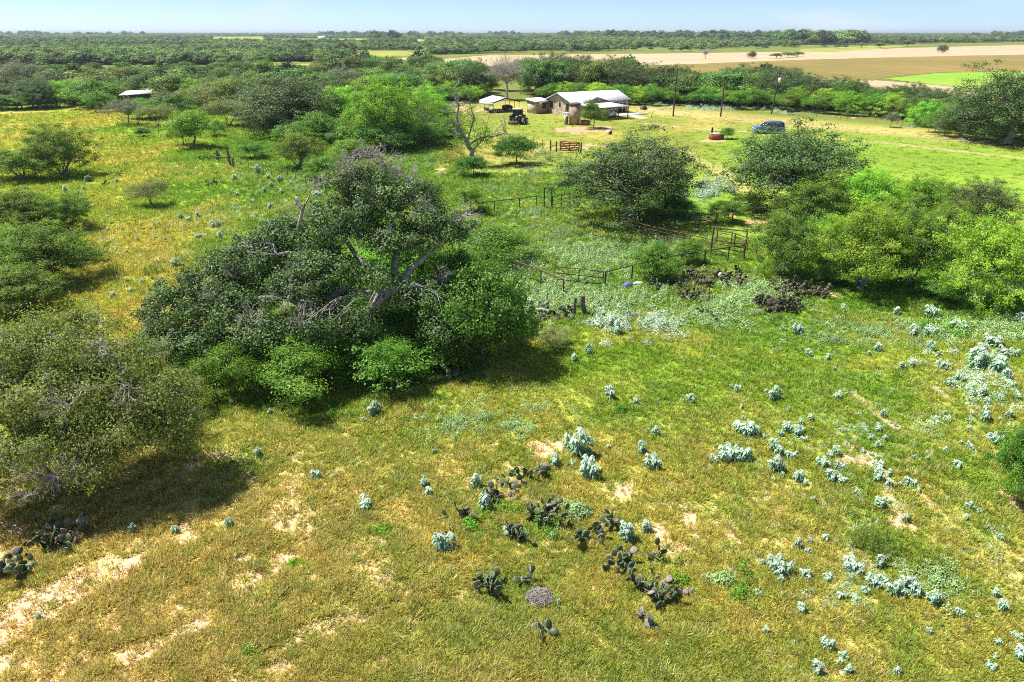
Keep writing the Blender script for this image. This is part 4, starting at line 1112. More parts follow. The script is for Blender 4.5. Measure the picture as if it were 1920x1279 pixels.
M['farpale'] = leafmat('pale_woodland_leaf', [(0, (.14, .20, .06)), (.5, (.24, .31, .11)), (1, (.36, .42, .18))], .2, .7, .2, vary=.25)
M['fardark'] = leafmat('dark_woodland_leaf', [(0, (.034, .065, .02)), (.5, (.070, .12, .034)), (1, (.14, .20, .07))], .2, .6, .3, vary=.25)
woodland()

# ------------------------------------------------------------------ croton: pale silvery plants, each one a thing
def croton_mesh(seed, stems, spread, tall=1.0):
    rng = np.random.default_rng(seed); lf, st = MB(), MB()
    for s in range(stems):
        a = s * 2.4 + rng.uniform(-.4, .4); r = spread * math.sqrt((s + .2) / stems)
        b = np.array((r * .3 * math.cos(a), r * .3 * math.sin(a), -.02)); H = tall * rng.uniform(.62, 1.0)
        e = np.array((r * math.cos(a), r * math.sin(a), H))
        t = np.linspace(0, 1, 6)[:, None]; ln = b + (e - b) * t + rng.normal(size=(6, 3)) * .012
        st.tube(ln, np.linspace(.014, .006, 6), 5, 0, False)
        n = 34
        u = np.concatenate([rng.uniform(.22, .92, n), np.full(9, .99)]); n = len(u)
        p = b + (e - b) * u[:, None]
        aa = np.arange(n) * 2.399 + rng.uniform(-.3, .3, n)
        rr = (.06 + .15 * (1 - u) ** .5) * rng.uniform(.5, 1.3, n)
        out = np.stack([np.cos(aa), np.sin(aa), np.zeros(n)], 1)
        C = p + out * rr[:, None] + np.array((0, 0, 1)) * rng.uniform(-.03, .03, n)[:, None]
        N = np.array((0, 0, 1.0)) + out * .55 + rng.normal(size=(n, 3)) * .22
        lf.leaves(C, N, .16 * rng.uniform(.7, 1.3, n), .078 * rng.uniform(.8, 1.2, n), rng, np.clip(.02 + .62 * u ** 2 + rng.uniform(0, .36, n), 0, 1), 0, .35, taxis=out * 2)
    return lf, st
CROT = []
for i, (sd, ns, sp, tl) in enumerate([(1, 4, .26, .8), (2, 6, .40, .72), (3, 2, .14, .9), (4, 9, .50, .75), (5, 5, .32, .95), (6, 3, .26, .62), (7, 12, .6, .8)]):
    l, s_ = croton_mesh(sd, ns, sp, tl)
    CROT.append((l.mesh('croton_leaves', M['croton']), s_.mesh('croton_stem', M['crotonstem']), sp * 2 + .3, tl))

RAW = {  # per zoomed view: offset, then plants as (column, foot row, height) in thirds of a pixel
 (1280, 560): [(45,590,60),(310,530,50),(518,575,100),(335,625,30),(878,570,50),(1103,300,60),(1400,295,70),(1300,215,75),(1395,215,70),(645,200,70),(1205,95,75),(905,75,55),(1390,110,85),(1560,190,80),(710,325,50),(820,350,50),(860,410,45),(1290,390,75),(1345,385,50),(1465,395,60),(1645,390,140),(1680,330,90),(1770,410,110),(1800,330,80),(1740,270,80),(1825,460,80),(1570,470,60),(1510,500,65),(1620,540,60),(1690,560,80),(1720,600,70),(1790,590,70),(1850,500,50),(1890,570,50),(1705,690,80),(1845,680,60),(1790,695,30),(1480,660,45),(1485,690,30),(1315,550,25),(1190,530,20),(1132,670,50),(1072,655,20),(1000,665,25),(1205,725,30),(1105,750,55),(1065,805,45),(1145,810,40),(1105,850,55),(1020,875,30),(1620,755,45),(1770,820,70),(1620,855,50),(1485,875,45),(1310,915,40),(1385,920,35),(1435,970,25),(1550,965,65),(1280,1065,65),(1110,970,60),(1110,1035,90),(1165,1065,60),(1170,1010,50),(865,890,70),(885,970,70),(790,960,70),(840,1030,80),(985,1105,40),(740,1155,40),(1110,1190,85),(1620,1200,60),(350,770,100),(400,780,65),(345,690,30),(510,860,130),(360,920,125),(245,905,95),(178,930,55),(525,980,110),(605,905,55),(655,1030,75),(600,750,60),(645,780,80),(670,720,70),(690,810,40),(725,690,40),(808,645,15),(1895,150,90),(1870,330,60)],
 (1280, 900): [(655,395,100),(710,430,45),(808,355,55),(455,490,50),(555,530,120),(560,590,60),(695,565,70),(825,580,45),(945,510,90),(1005,550,50),(1120,500,85),(1080,600,80),(1130,600,70),(1200,665,110),(1270,640,110),(1310,660,90),(1420,720,100),(1035,655,60),(890,680,45),(920,680,40),(985,690,40),(860,725,30),(1075,770,30),(430,670,50),(672,765,75),(475,880,60),(825,965,75),(765,1100,90),(910,1030,60),(895,1060,50),(940,1110,60),(1215,1115,70),(1565,780,60),(1770,670,60),(1810,755,110),(1395,880,50),(1785,955,55),(1850,955,30),(1890,910,50),(1770,1025,40),(1905,1020,90),(1740,1090,60),(1265,245,60),(1605,240,70),(1675,205,40),(1725,290,45),(1810,290,40),(1795,350,40),(1575,330,20)],
 (640, 560): [(185,660,100),(125,700,35),(1395,315,70),(1310,355,50),(1510,565,95),(1660,600,70),(1770,775,90),(1690,875,85),(1745,950,95),(1340,890,180),(1290,850,100),(1400,1000,120),(1200,950,90),(520,880,45),(92,955,40),(465,1060,60),(490,1110,60),(130,1180,80),(760,1070,90),(810,1190,110),(1505,855,35),(1260,600,20),(1300,950,40),(1060,45,60),(1120,60,60),(1470,110,75),(1520,160,70),(1560,200,90)],
 (640, 900): [(570,400,125),(935,320,70),(1195,340,40),(1600,350,130),(1715,300,80),(1225,720,60),(605,530,30),(65,575,30),(905,1040,40)],
 (0, 900): [(740,310,70),(980,310,75),(1285,275,90),(1320,455,30),(1395,630,35),(835,700,30),(205,800,40),(1865,1030,25)],
 (0, 560): [(1450,895,65),(1770,1020,65),(1875,1015,30),(1515,660,40)],
 (0, 300): [(365,185,45),(470,175,35),(435,200,30),(495,125,40),(605,330,25),(1015,335,45),(1060,350,35),(1115,330,40),(1185,300,20),(885,370,25),(787,375,25),(605,405,35),(685,400,25),(720,415,15),(770,460,35),(873,445,20),(925,455,25),(1110,445,35),(1240,450,50),(1195,380,50),(1230,380,40),(1285,410,35),(650,515,25),(710,530,30),(680,560,25),(590,525,25),(880,590,50),(985,605,55),(800,695,35),(880,700,25),(740,750,35),(630,775,40),(390,765,30),(400,805,30),(470,805,25),(1425,245,30),(1330,205,30),(1485,190,40),(1580,190,50),(1525,160,40),(1450,85,60),(910,90,30),(1320,115,35),(1510,110,40),(1570,130,45),(1640,150,40),(1790,210,50),(1785,270,60),(1670,260,50),(1520,280,45),(1440,320,30),(1500,430,40),(655,130,30)],
}
ZONES = [((0, 640, 640, 1279), 'on the grass below the twiggy tree'), ((640, 740, 960, 895), 'on the grass before the great oak'), ((640, 895, 1245, 1279), 'around the near cactus patch'),
         ((960, 640, 1245, 895), 'near the bare sand patch'), ((960, 560, 1250, 640), 'near the leaning posts'), ((1245, 640, 1420, 960), 'in the clump uphill of the cactus patch'),
         ((1420, 640, 1540, 960), 'in the tall middle cluster of the slope'), ((1540, 760, 1640, 960), 'in the thin line across the slope'), ((1640, 760, 1760, 960), 'among the bare worked rows'),
         ((1540, 640, 1760, 760), 'on the slope below the mesquites'), ((1760, 620, 1960, 700), 'in the white drift below the last mesquite, upper half'), ((1760, 700, 1960, 790), 'in the white drift below the last mesquite, lower half'),
         ((1760, 790, 1960, 960), 'above the lush edge bush'), ((1280, 560, 1960, 640), 'in the shade line under the mesquites'), ((1400, 960, 1560, 1130), 'in the upper left of the near right corner'),
         ((1400, 1130, 1640, 1279), 'along the bottom edge right of the cactus'), ((1560, 960, 1760, 1130), 'in the dense drift of the near right corner'), ((1640, 960, 1960, 1130), 'under the lush edge bush'), ((1640, 1130, 1960, 1279), 'in the extreme bottom right corner'),
         ((0, 320, 300, 480), 'left of the lone pasture tree'), ((300, 320, 460, 480), 'in the golden pasture above the oak'), ((460, 300, 700, 480), 'beside the wire fence'), ((0, 480, 460, 640), 'in the golden pasture left of the oak'), ((0, 0, 1960, 1279), 'out on the open grass')]
def crotons():
    rng = random.Random(8)
    al = []
    for (ox, oy), L in RAW.items():
        for (a, b_, h) in L:
            al.append((ox + a / 3, oy + b_ / 3, h / 3))
    ex = []
    for (px, py, h) in al:
        if px > 1240 and py > 640 and h > 15 and len(al) + len(ex) < 298:
            ex.append((px + rng.choice((-1, 1)) * rng.uniform(10, 24), py + rng.uniform(-12, 14), h * rng.uniform(.3, .7)))
    al += ex
    zs = {}
    for q in al:
        for r, ph in ZONES:
            if r[0] <= q[0] < r[2] and r[1] <= q[1] < r[3]:
                zs.setdefault(ph, []).append(q); break
    n = 0
    for ph, L in zs.items():
        L.sort()
        for k, (px, py, h) in enumerate(L):
            p = P(px, py); dp = depth(p)
            el = math.atan2(CAM_H, p.y)
            H = h * dp / F_PX / (math.cos(el) + .5 * math.sin(el)) * 1.12
            v = rng.choice([0, 0, 1, 2, 4, 5]) if H < .8 else rng.choice([0, 1, 2, 4, 4])
            lm, sm, w0, h0 = CROT[v]
            size = 'tiny' if H < .3 else 'small' if H < .55 else 'knee-high' if H < .8 else 'tall'
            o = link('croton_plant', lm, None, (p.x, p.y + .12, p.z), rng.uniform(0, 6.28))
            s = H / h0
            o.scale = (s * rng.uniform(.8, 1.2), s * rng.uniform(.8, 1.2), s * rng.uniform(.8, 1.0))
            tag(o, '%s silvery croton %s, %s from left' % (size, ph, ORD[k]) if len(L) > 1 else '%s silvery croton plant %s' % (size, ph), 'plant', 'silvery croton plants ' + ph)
            if h > 12: link('stem', sm, o)
            n += 1
    print('crotons', n)
crotons()

# ------------------------------------------------------------------ low pale weeds and green herbs: ground cover
M['weed'] = tintmat('weed_leaf', .75, .2)
def weed_mesh(seed, n, r, h, L, Wd):
    rng = np.random.default_rng(seed)
    a = rng.uniform(0, 6.28, n); q = np.sqrt(rng.uniform(0, 1, n)); out = np.stack([np.cos(a), np.sin(a), 0 * a], 1)
    top = h * (1 - .65 * q ** 2)
    C = out * (q * r)[:, None] + np.array((0, 0, 1)) * (top * rng.uniform(.35, 1, n))[:, None]
    mb = MB().leaves(C, out * .5 + np.array((0, 0, .8)) + rng.normal(size=(n, 3)) * .4, L * rng.uniform(.7, 1.3, n), Wd * rng.uniform(.7, 1.3, n), rng, rng.uniform(0, 1, n), 0, .3)
    return mb.mesh('weed', M['weed'])
def weeds():
    rng = np.random.default_rng(66)
    PALE = np.array((.33, .47, .19)); WHITE = np.array((.47, .60, .42)); HERB = np.array((.10, .24, .02)); LIMEH = np.array((.22, .36, .03))
    # regions: centre, half sizes (pixels), how many, colour, height scale
    R = [(1090, 480, 150, 40, 420, PALE, 1.0), (1000, 400, 90, 22, 170, PALE, .9), (1050, 440, 80, 26, 160, PALE * .8, .8), (1010, 550, 90, 50, 300, PALE, 1.1), (960, 520, 60, 50, 130, PALE, 1.0), (1150, 560, 130, 26, 260, PALE, 1.0), (1240, 470, 60, 24, 130, PALE, 1.0),
         (1375, 565, 44, 26, 90, PALE * 1.1, 1.0), (1345, 590, 50, 20, 90, PALE, 1.0), (1420, 545, 60, 20, 110, PALE, 1.0), (1240, 610, 30, 16, 70, WHITE, 1.1), (1150, 605, 40, 22, 80, WHITE, 1.0), (1850, 618, 130, 18, 260, PALE * 1.15, 1.0), (1650, 625, 160, 26, 160, PALE * .9, .8),
         (1560, 640, 150, 40, 110, PALE * .8, .7), (800, 300, 150, 40, 380, PALE * .85, .9), (770, 270, 90, 24, 200, PALE * .8, .9), (1000, 330, 100, 30, 190, PALE * .8, .8), (1020, 290, 80, 16, 130, PALE * .8, .8), (920, 350, 50, 22, 110, PALE, .8), (560, 345, 60, 26, 150, PALE, .9), (480, 330, 50, 20, 70, PALE, .8),
         (350, 320, 120, 40, 130, PALE * .9, .7), (200, 450, 160, 90, 90, WHITE, .6), (440, 400, 110, 70, 110, WHITE, .7), (1330, 357, 36, 14, 150, WHITE * .92, 1.5), (1360, 204, 130, 4, 260, WHITE * .95, 1.6), (1230, 194, 40, 4, 60, WHITE, 1.4), (1480, 212, 40, 4, 40, WHITE, 1.2),
         (850, 197, 30, 5, 40, WHITE * .9, 1.2), (1830, 262, 70, 7, 50, WHITE * .9, 1.0), (1700, 236, 60, 4, 40, WHITE * .9, 1.0), (905, 775, 60, 26, 55, PALE * 1.1, .65), (960, 800, 60, 20, 45, PALE, .6), (850, 800, 50, 22, 50, PALE, .7), (1010, 770, 30, 15, 20, PALE, .6), (1620, 800, 300, 200, 260, WHITE * 1.05, .38), (1600, 1080, 340, 190, 220, WHITE, .36), (1840, 720, 100, 70, 120, WHITE * 1.15, .8),
         (1760, 1080, 60, 50, 70, PALE, .7), (1350, 1090, 18, 14, 14, PALE * 1.1, .8), (950, 960, 50, 14, 70, LIMEH, .6), (1010, 985, 40, 22, 60, HERB * 1.6, .6), (880, 985, 18, 12, 11, HERB * 1.4, .7), (1270, 1090, 30, 30, 20, LIMEH, .7), (1395, 1110, 20, 26, 14, HERB * 1.3, .8), (545, 1060, 26, 12, 34, LIMEH, .5),
         (715, 995, 24, 9, 26, LIMEH, .5), (470, 1225, 24, 12, 26, LIMEH, .5), (1080, 965, 26, 16, 18, PALE * .9, 1.0), (1000, 1110, 320, 160, 190, PALE * .7, .35), (400, 1100, 380, 160, 130, LIMEH * .8, .3), (1840, 900, 60, 60, 60, LIMEH, .7), (1790, 620, 60, 20, 40, HERB * 1.5, 1.2), (1200, 760, 300, 90, 110, PALE * .8, .4), (1310, 200, 170, 3, 60, WHITE, 1.1),
         (620, 780, 160, 20, 60, HERB * 1.3, .6), (1165, 770, 20, 8, 12, HERB, .7), (490, 770, 60, 10, 30, LIMEH, .6), (860, 700, 60, 12, 40, HERB, .9), (380, 715, 20, 40, 40, LIMEH, 1.2)]
    X, Y, Sx, Cc, Id = [], [], [], [], []
    for (cx, cy, rx, ry, n, c, hs) in R:
        n = int(n * (2.6 if 420 < cy < 640 and cx > 900 else 1.7)); hs = hs * .85
        a = rng.uniform(0, 6.28, n); q = np.abs(rng.normal(0, .75, n))
        g = fbm((cx + rx * q * np.cos(a)) / 26, (cy + ry * q * np.sin(a)) / 11, 12)
        for i in range(n):
            if g[i] < .47 and rng.uniform() < .8: continue
            p = P(cx + rx * q[i] * math.cos(a[i]), cy + ry * q[i] * math.sin(a[i]))
            X.append(p); s = hs * rng.uniform(.35, 1.05); Sx.append((s, s, s * rng.uniform(.8, 1.2)))
            Cc.append(c * rng.uniform(.7, 1.25) * (1 + rng.normal(size=3) * .03)); Id.append(rng.integers(0, 3))
    n = len(X)
    rot = np.stack([np.zeros(n), np.zeros(n), rng.uniform(0, 6.28, n)], 1)
    scatter('weeds', np.array(X), rot, np.array(Sx), Id, np.clip(np.array(Cc), .01, .85), [weed_mesh(1, 90, .42, .55, .12, .06), weed_mesh(2, 60, .3, .7, .11, .06), weed_mesh(3, 120, .6, .42, .12, .065)], 'low pale green weeds growing thickly in and around the corral', 'weeds')
weeds()

# tall upright green weeds
def tall_weed(px, py, wpx, hpx, label):
    rng = np.random.default_rng(int(px)); p = P(px, py); k = depth(p) / F_PX
    mb = MB(); n = int(60); r = wpx * k / 2; h = hpx * k * 1.1
    a = rng.uniform(0, 6.28, n); q = np.sqrt(rng.uniform(0, 1, n)) * r
    b_ = np.stack([q * np.cos(a), q * np.sin(a), np.full(n, -.02)], 1); e = b_ + np.stack([rng.normal(0, .06, n), rng.normal(0, .06, n), h * rng.uniform(.55, 1, n)], 1)
    st = MB(); st.tubes(bez(b_, e, rng, 4, .03, rise=0), np.linspace(.008, .003, 4)[None], 3)
    u_ = rng.uniform(.15, 1, (n, 26)); C = (b_[:, None] + (e - b_)[:, None] * u_[..., None]).reshape(-1, 3) + rng.normal(size=(n * 26, 3)) * .03
    mb.leaves(C, rng.normal(size=C.shape) + np.array((0, 0, .6)), .10, .022, rng, rng.uniform(0, 1, len(C)))
    o = tag(mb.build('tall_weed', M['lime']), label, 'weed'); o.location = p
    st.build('stem', M['crotonstem'], o)
tall_weed(1635, 1030, 80, 50, 'feathery upright green weed patch among the croton plants in the near grass')
tall_weed(213, 515, 38, 24, 'upright green weed tuft beside the shadow of the pasture mesquite')
tall_weed(288, 513, 36, 20, 'upright green weed tuft standing alone in the golden pasture')

# ------------------------------------------------------------------ prickly pear
def pad_mesh(m_):
    n = 10; V = []; 
    def ring(k, y):
        out = []
        for i in range(n):
            t = 2 * math.pi * i / n
            z = .5 - .5 * math.cos(t); w = math.sin(t) * (.36 + .12 * z)
            out.append((w * k, y, .5 + (z - .5) * k))
        return out
    V = ring(1, 0) + ring(.72, .055) + ring(.72, -.055) + [(0, .075, .5), (0, -.075, .5)]
    mb = MB(); Q = []; Tn = []
    for i in range(n):
        j = (i + 1) % n
        Q += [(i, j, n + j, n + i), (j, i, 2 * n + i, 2 * n + j)]; Tn += [(n + i, n + j, 3 * n), (2 * n + j, 2 * n + i, 3 * n + 1)]
    tv = np.array([.95] * n + [.45] * 2 * n + [.35] * 2)
    mb.add(V, Q, 0, tv)
    mb.T.append(np.array(Tn)); mb.tm.append(np.zeros(len(Tn)))
    return mb.mesh('pad', m_, True)
PAD = pad_mesh(M['pad']); DEAD = pad_mesh(M['deadpad'])
def pads(rng, wide, deep, tall, n, L=.24):
    """Pads of one clump as matrices."""
    out = []; live = []
    n0 = max(2, int(n * .42))
    for i in range(n0):
        x, y = rng.uniform(-.5, .5) * wide * .85, rng.uniform(-.5, .5) * deep * .85
        R = Matrix.Rotation(rng.uniform(0, 6.28), 4, 'Z') @ Matrix.Rotation(rng.normalvariate(0, .35), 4, 'X') @ Matrix.Rotation(rng.normalvariate(0, .3), 4, 'Y')
        s = L * rng.uniform(.8, 1.2)
        live.append((Matrix.Translation((x, y, -.03)) @ R, s)); out.append(live[-1])
    while len(out) < n and live:
        m_, s = rng.choice(live)
        t = rng.uniform(-.9, .9)
        tip = m_ @ Vector((math.sin(t) * .42 * s, 0, (.5 + .46 * math.cos(t)) * s))
        if tip.z > tall - .12: 
            live.remove((m_, s)); continue
        R = m_.to_3x3().to_4x4() @ Matrix.Rotation(t * .8, 4, 'Y') @ Matrix.Rotation(rng.uniform(-1.0, 1.0), 4, 'Z') @ Matrix.Rotation(rng.normalvariate(0, .4), 4, 'X')
        s2 = L * rng.uniform(.7, 1.15)
        q = (Matrix.Translation(tip) @ R, s2)
        live.append(q); out.append(q)
    return [m_ @ Matrix.Scale(s, 4) for m_, s in out]
def cactus(px, py, wpx, hpx, n, label, single=True, dead=0.16, deep=.7, L=.26, group=None):
    rng = random.Random(int(px * 7 + py)); p = P(px, py); k = depth(p) / F_PX
    n = int(n * (1.6 if single else 1.3)); w = wpx * k * 1.12; h = max(.35, hpx * k * 1.3); p.y += w * deep * .4
    e = thing('prickly_pear', label, 'cactus', p, 0, group)
    ms = pads(rng, w, w * deep, h, n, L)
    if single:
        for m_ in ms:
            o = link('pad', DEAD if rng.uniform(0, 1) < dead else PAD, e); o.matrix_basis = m_
    else:
        V0 = np.array([v.co[:] for v in PAD.vertices]); vv = np.array([d.value for d in PAD.attributes['v'].data])
        Fq = [tuple(q.vertices) for q in PAD.polygons]; mb = MB()
        Q = np.array([f for f in Fq if len(f) == 4]); Tn = np.array([f for f in Fq if len(f) == 3])
        for m_ in ms:
            A = np.array(m_); V = V0 @ A[:3, :3].T + A[:3, 3]; dv = rng.uniform(-.25, .15)
            mb.add(V, Q, 0, np.clip(vv + dv, 0, 1)); mb.T.append(Tn + mb.n - len(V0)); mb.tm.append(np.zeros(len(Tn)))
        tag(mb.build('pads', M['pad2'] if group else M['pad'], e, True), kind='stuff')
    return e
cactus(991, 916, 82, 34, 34, 'dark spreading prickly pear at the top of the near cactus patch')
cactus(942, 948, 44, 26, 18, 'small prickly pear touching two croton plants')
cactus(1010, 977, 56, 40, 30, 'prickly pear in the middle of the near cactus patch')
cactus(1045, 990, 46, 36, 24, 'prickly pear between the middle clump and a pale weed bush', dead=.2)
cactus(1108, 1022, 46, 36, 24, 'prickly pear with thin dry stems below the pale weed bush', dead=.15)
cactus(1138, 996, 40, 34, 16, 'dark prickly pear beside the round croton at the right of the patch')
cactus(1162, 1075, 64, 56, 28, 'tall open prickly pear on the right side of the patch')
cactus(1220, 1108, 46, 56, 26, 'grey dying prickly pear with withered pads', dead=.5)
cactus(1246, 1140, 50, 60, 24, 'shaded prickly pear behind the withered one')
cactus(1205, 1158, 22, 26, 8, 'fallen withered prickly pear stems below the dying clump', dead=.7)
cactus(922, 1118, 62, 50, 26, 'leaning prickly pear left of the stick nest')
cactus(990, 1098, 22, 40, 7, 'thin prickly pear rising behind the stick nest')
cactus(974, 1016, 40, 34, 15, 'small upright prickly pear beside a white croton')
cactus(862, 985, 46, 30, 12, 'sparse prickly pear behind the tall leftmost croton of the patch')
cactus(1021, 1198, 32, 28, 7, 'lone little prickly pear near the bottom edge')
cactus(1228, 1045, 30, 26, 8, 'small prickly pear uphill of the dying clump')
cactus(80, 1035, 110, 60, 46, 'big blue green prickly pear bed at the left edge', L=.28)
cactus(20, 1090, 70, 70, 30, 'prickly pear at the lower left edge below the bed', L=.28)
cactus(1037, 602, 84, 46, 60, 'broad prickly pear beside the leaning posts', single=True)
cactus(1330, 599, 38, 16, 16, 'low dark prickly pear on the grass below the corral')
BED = 'cactus beds beside the corral'
cactus(1352, 540, 128, 50, 300, 'largest prickly pear bed against the front corral rail', False, group=BED)
cactus(1308, 566, 66, 34, 100, 'narrow prickly pear bed to the left of the pale weeds', False, group=BED)
cactus(1468, 588, 96, 52, 220, 'prickly pear bed nearest the front mesquite', False, group=BED)
cactus(1515, 560, 96, 60, 240, 'prickly pear bed in the shade of the front mesquite', False, group=BED)
cactus(1255, 545, 60, 40, 70, 'prickly pear under the shrub on the corral rail', False)
cactus(835, 716, 50, 40, 50, 'blue green prickly pear in the oak shade', False)
cactus(345, 800, 40, 50, 30, 'thin prickly pear at the edge of the twiggy near tree', False)
cactus(978, 640, 40, 40, 50, 'prickly pear at the tip of the oak thicket', False)
cactus(390, 300, 38, 24, 60, 'grey prickly pear beside the wooden posts', False)
cactus(246, 272, 16, 8, 14, 'tiny dark prickly pear on the golden pasture', False)
cactus(397, 349, 24, 12, 20, 'small prickly pear on the pasture below the posts', False)
cactus(192, 350, 24, 8, 16, 'flat prickly pear beside the far left trio', False)
cactus(478, 252, 30, 22, 40, 'prickly pear at the edge of the green clearing', False)
cactus(585, 316, 26, 18, 30, 'prickly pear beneath the small rounded tree', False)

def stick_nest():
    rng = np.random.default_rng(9); p = P(1013, 1140); p.y += .3
    e = thing('stick_nest', 'grey dome of dry sticks, a pack rat nest against a prickly pear', 'nest', p)
    mb = MB(); n = 700
    d = nrm(rng.normal(size=(n, 3)) * np.array((1, 1, .8))); d[:, 2] = np.abs(d[:, 2])
    c = d * np.array((.42, .36, .30)) * rng.uniform(.7, 1.02, (n, 1))
    t = nrm(np.cross(d, rng.normal(size=(n, 3))) + d * .12) * rng.uniform(.08, .24, (n, 1))
    mb.tubes(np.stack([c - t, c + rng.normal(size=(n, 3)) * .012, c + t], 1), np.array([[.006, .008, .004]]), 3, 0)
    mb.build('sticks', M['twig'], e)
    k = MB(); th = np.linspace(0, 2 * math.pi, 15)[:-1]
    V = [(.40 * math.cos(a) * f, .34 * math.sin(a) * f, z) for f, z in ((1, -.02), (.86, .13), (.5, .23)) for a in th] + [(0, 0, .27)]
    Q = [(r * 14 + i, r * 14 + (i + 1) % 14, (r + 1) * 14 + (i + 1) % 14, (r + 1) * 14 + i) for r in range(2) for i in range(14)]
    k.add(V, Q); k.T.append(np.array([(28 + i, 28 + (i + 1) % 14, 42) for i in range(14)])); k.tm.append(np.zeros(14))
    k.build('litter_heap', M['darktwig'], e)
stick_nest()
# ------------------------------------------------------------------ the stone house
def stone_mat(name, cols, scale, mortar=(.42, .37, .32)):
    m = mat(name, .9, spec=.15); nt = m.node_tree; b = nt.nodes['Principled BSDF']
    tc = nt.nodes.new('ShaderNodeTexCoord'); vo = nt.nodes.new('ShaderNodeTexVoronoi'); vo.inputs['Scale'].default_value = scale
    ve = nt.nodes.new('ShaderNodeTexVoronoi'); ve.feature = 'DISTANCE_TO_EDGE'; ve.inputs['Scale'].default_value = scale
    nt.links.new(tc.outputs['Object'], vo.inputs['Vector']); nt.links.new(tc.outputs['Object'], ve.inputs['Vector'])
    r = ramp(nt, [(i / (len(cols) - 1), c) for i, c in enumerate(cols)]); sp = nt.nodes.new('ShaderNodeSeparateColor')
    nt.links.new(vo.outputs['Color'], sp.inputs[0]); nt.links.new(sp.outputs[0], r.inputs['Fac'])
    e = ramp(nt, [(.03, (0, 0, 0)), (.07, (1, 1, 1))]); nt.links.new(ve.outputs['Distance'], e.inputs['Fac'])
    mx = nt.nodes.new('ShaderNodeMix'); mx.data_type = 'RGBA'; mx.inputs['A'].default_value = (*mortar, 1)
    nt.links.new(e.outputs['Color'], mx.inputs['Factor']); nt.links.new(r.outputs['Color'], mx.inputs['B']); nt.links.new(mx.outputs['Result'], b.inputs['Base Color'])
    bp = nt.nodes.new('ShaderNodeBump'); bp.inputs['Strength'].default_value = .6; bp.inputs['Distance'].default_value = .04
    nt.links.new(e.outputs['Color'], bp.inputs['Height']); nt.links.new(bp.outputs['Normal'], b.inputs['Normal'])
    return m
M['stone'] = stone_mat('field_stone', [(.36, .25, .18), (.58, .46, .35), (.44, .32, .24), (.66, .56, .45), (.30, .21, .16)], 2.2)
M['brownstone'] = stone_mat('brown_stone', [(.32, .21, .14), (.48, .34, .25), (.38, .25, .18), (.52, .40, .30)], 2.6, (.30, .24, .20))
M['roof'] = noisy('white_metal_roof', (.74, .75, .77), (.82, .83, .84), .8, .45, .0, 0)
M['fascia'] = noisy('brown_fascia', (.10, .075, .06), (.15, .12, .10), 4)
M['glass'] = mat('window_glass', .08, (.02, .025, .03), 0, .6)
M['whitepaint'] = noisy('white_paint', (.72, .72, .70), (.80, .80, .78), 5, .6, bump=0)
M['concrete'] = noisy('concrete', (.55, .50, .43), (.66, .61, .53), 3)
M['black'] = noisy('black_paint', (.012, .012, .014), (.03, .03, .032), 6, .45, bump=0)
M['rubber'] = noisy('tyre_rubber', (.015, .015, .015), (.03, .03, .03), 10, .9)
M['rim'] = mat('wheel_rim', .35, (.55, .56, .58), .7)
M['white_rim'] = mat('white_rim', .5, (.72, .72, .68))
M['rustpipe'] = noisy('rusty_pipe', (.085, .048, .038), (.17, .10, .075), 12, .85)
M['redgate'] = noisy('red_gate_paint', (.30, .07, .045), (.40, .11, .07), 8, .7)
M['darkpipe'] = noisy('dark_pipe', (.045, .04, .038), (.10, .08, .07), 9, .8)
M['wood'] = noisy('weathered_post', (.085, .068, .055), (.20, .17, .14), 8, .95)
M['polewood'] = noisy('pole_wood', (.06, .045, .035), (.11, .085, .065), 5, .95)
M['tpost'] = noisy('steel_post', (.07, .075, .06), (.13, .13, .11), 8, .8)
M['wire'] = mat('fence_wire', .6, (.20, .19, .18), .4)
M['brick'] = noisy('red_brick', (.22, .055, .045), (.34, .11, .08), 6, .9)
M['bluepaint'] = mat('blue_car_paint', .25, (.11, .20, .58), .1, .6)
M['whitecar'] = mat('white_car_paint', .25, (.72, .74, .75), 0, .6)
M['lamp'] = mat('headlight', .15, (.75, .77, .8), 0, .7)
M['redlamp'] = mat('tail_light', .2, (.35, .02, .02), 0, .6)
M['blueplastic'] = noisy('blue_plastic', (.10, .10, .42), (.20, .20, .55), 5, .5)
M['palescrap'] = noisy('pale_scrap', (.60, .62, .70), (.75, .76, .80), 5, .6)

HA = math.radians(30)
house = thing('stone_house', 'stone house with white metal roof and brown gables on the mown lawn', 'house', (11.2, 139.6, 0), HA)
def hb(name, c, d, m_, parent=None): return MB().box(c, d).build(name, m_, parent or house)
gw = [(0, -.1), (8, -.1), (8, 2.75), (4, 4.0), (0, 2.75)]
MB().prism(gw, 0, .25, axis='x').build('gable_wall', M['stone'], house)
MB().prism(gw, 13.75, 14, axis='x').build('gable_wall', M['stone'], house)
w1 = hb('wall', (7, .125, 1.3), (13.49, .25, 2.8), M['brownstone']); hb('wall', (7, 7.875, 1.3), (13.49, .25, 2.8), M['brownstone'])
rf = MB().slab([(-.45, -.5, 2.62), (14.45, -.5, 2.62), (14.45, 4, 4.10), (-.45, 4, 4.10)], .09).build('roof', M['roof'], house)
MB().slab([(-.45, 4.002, 4.10), (14.45, 4.002, 4.10), (14.45, 8.5, 2.62), (-.45, 8.5, 2.62)], .09).build('roof', M['roof'], house)
for k in range(19):   # standing seams
    x = -.35 + k * .8
    MB().tubes(np.array([[(x, -.49, 2.635), (x, 3.98, 4.115)]]), .018, 4).build('seam', M['roof'], rf)
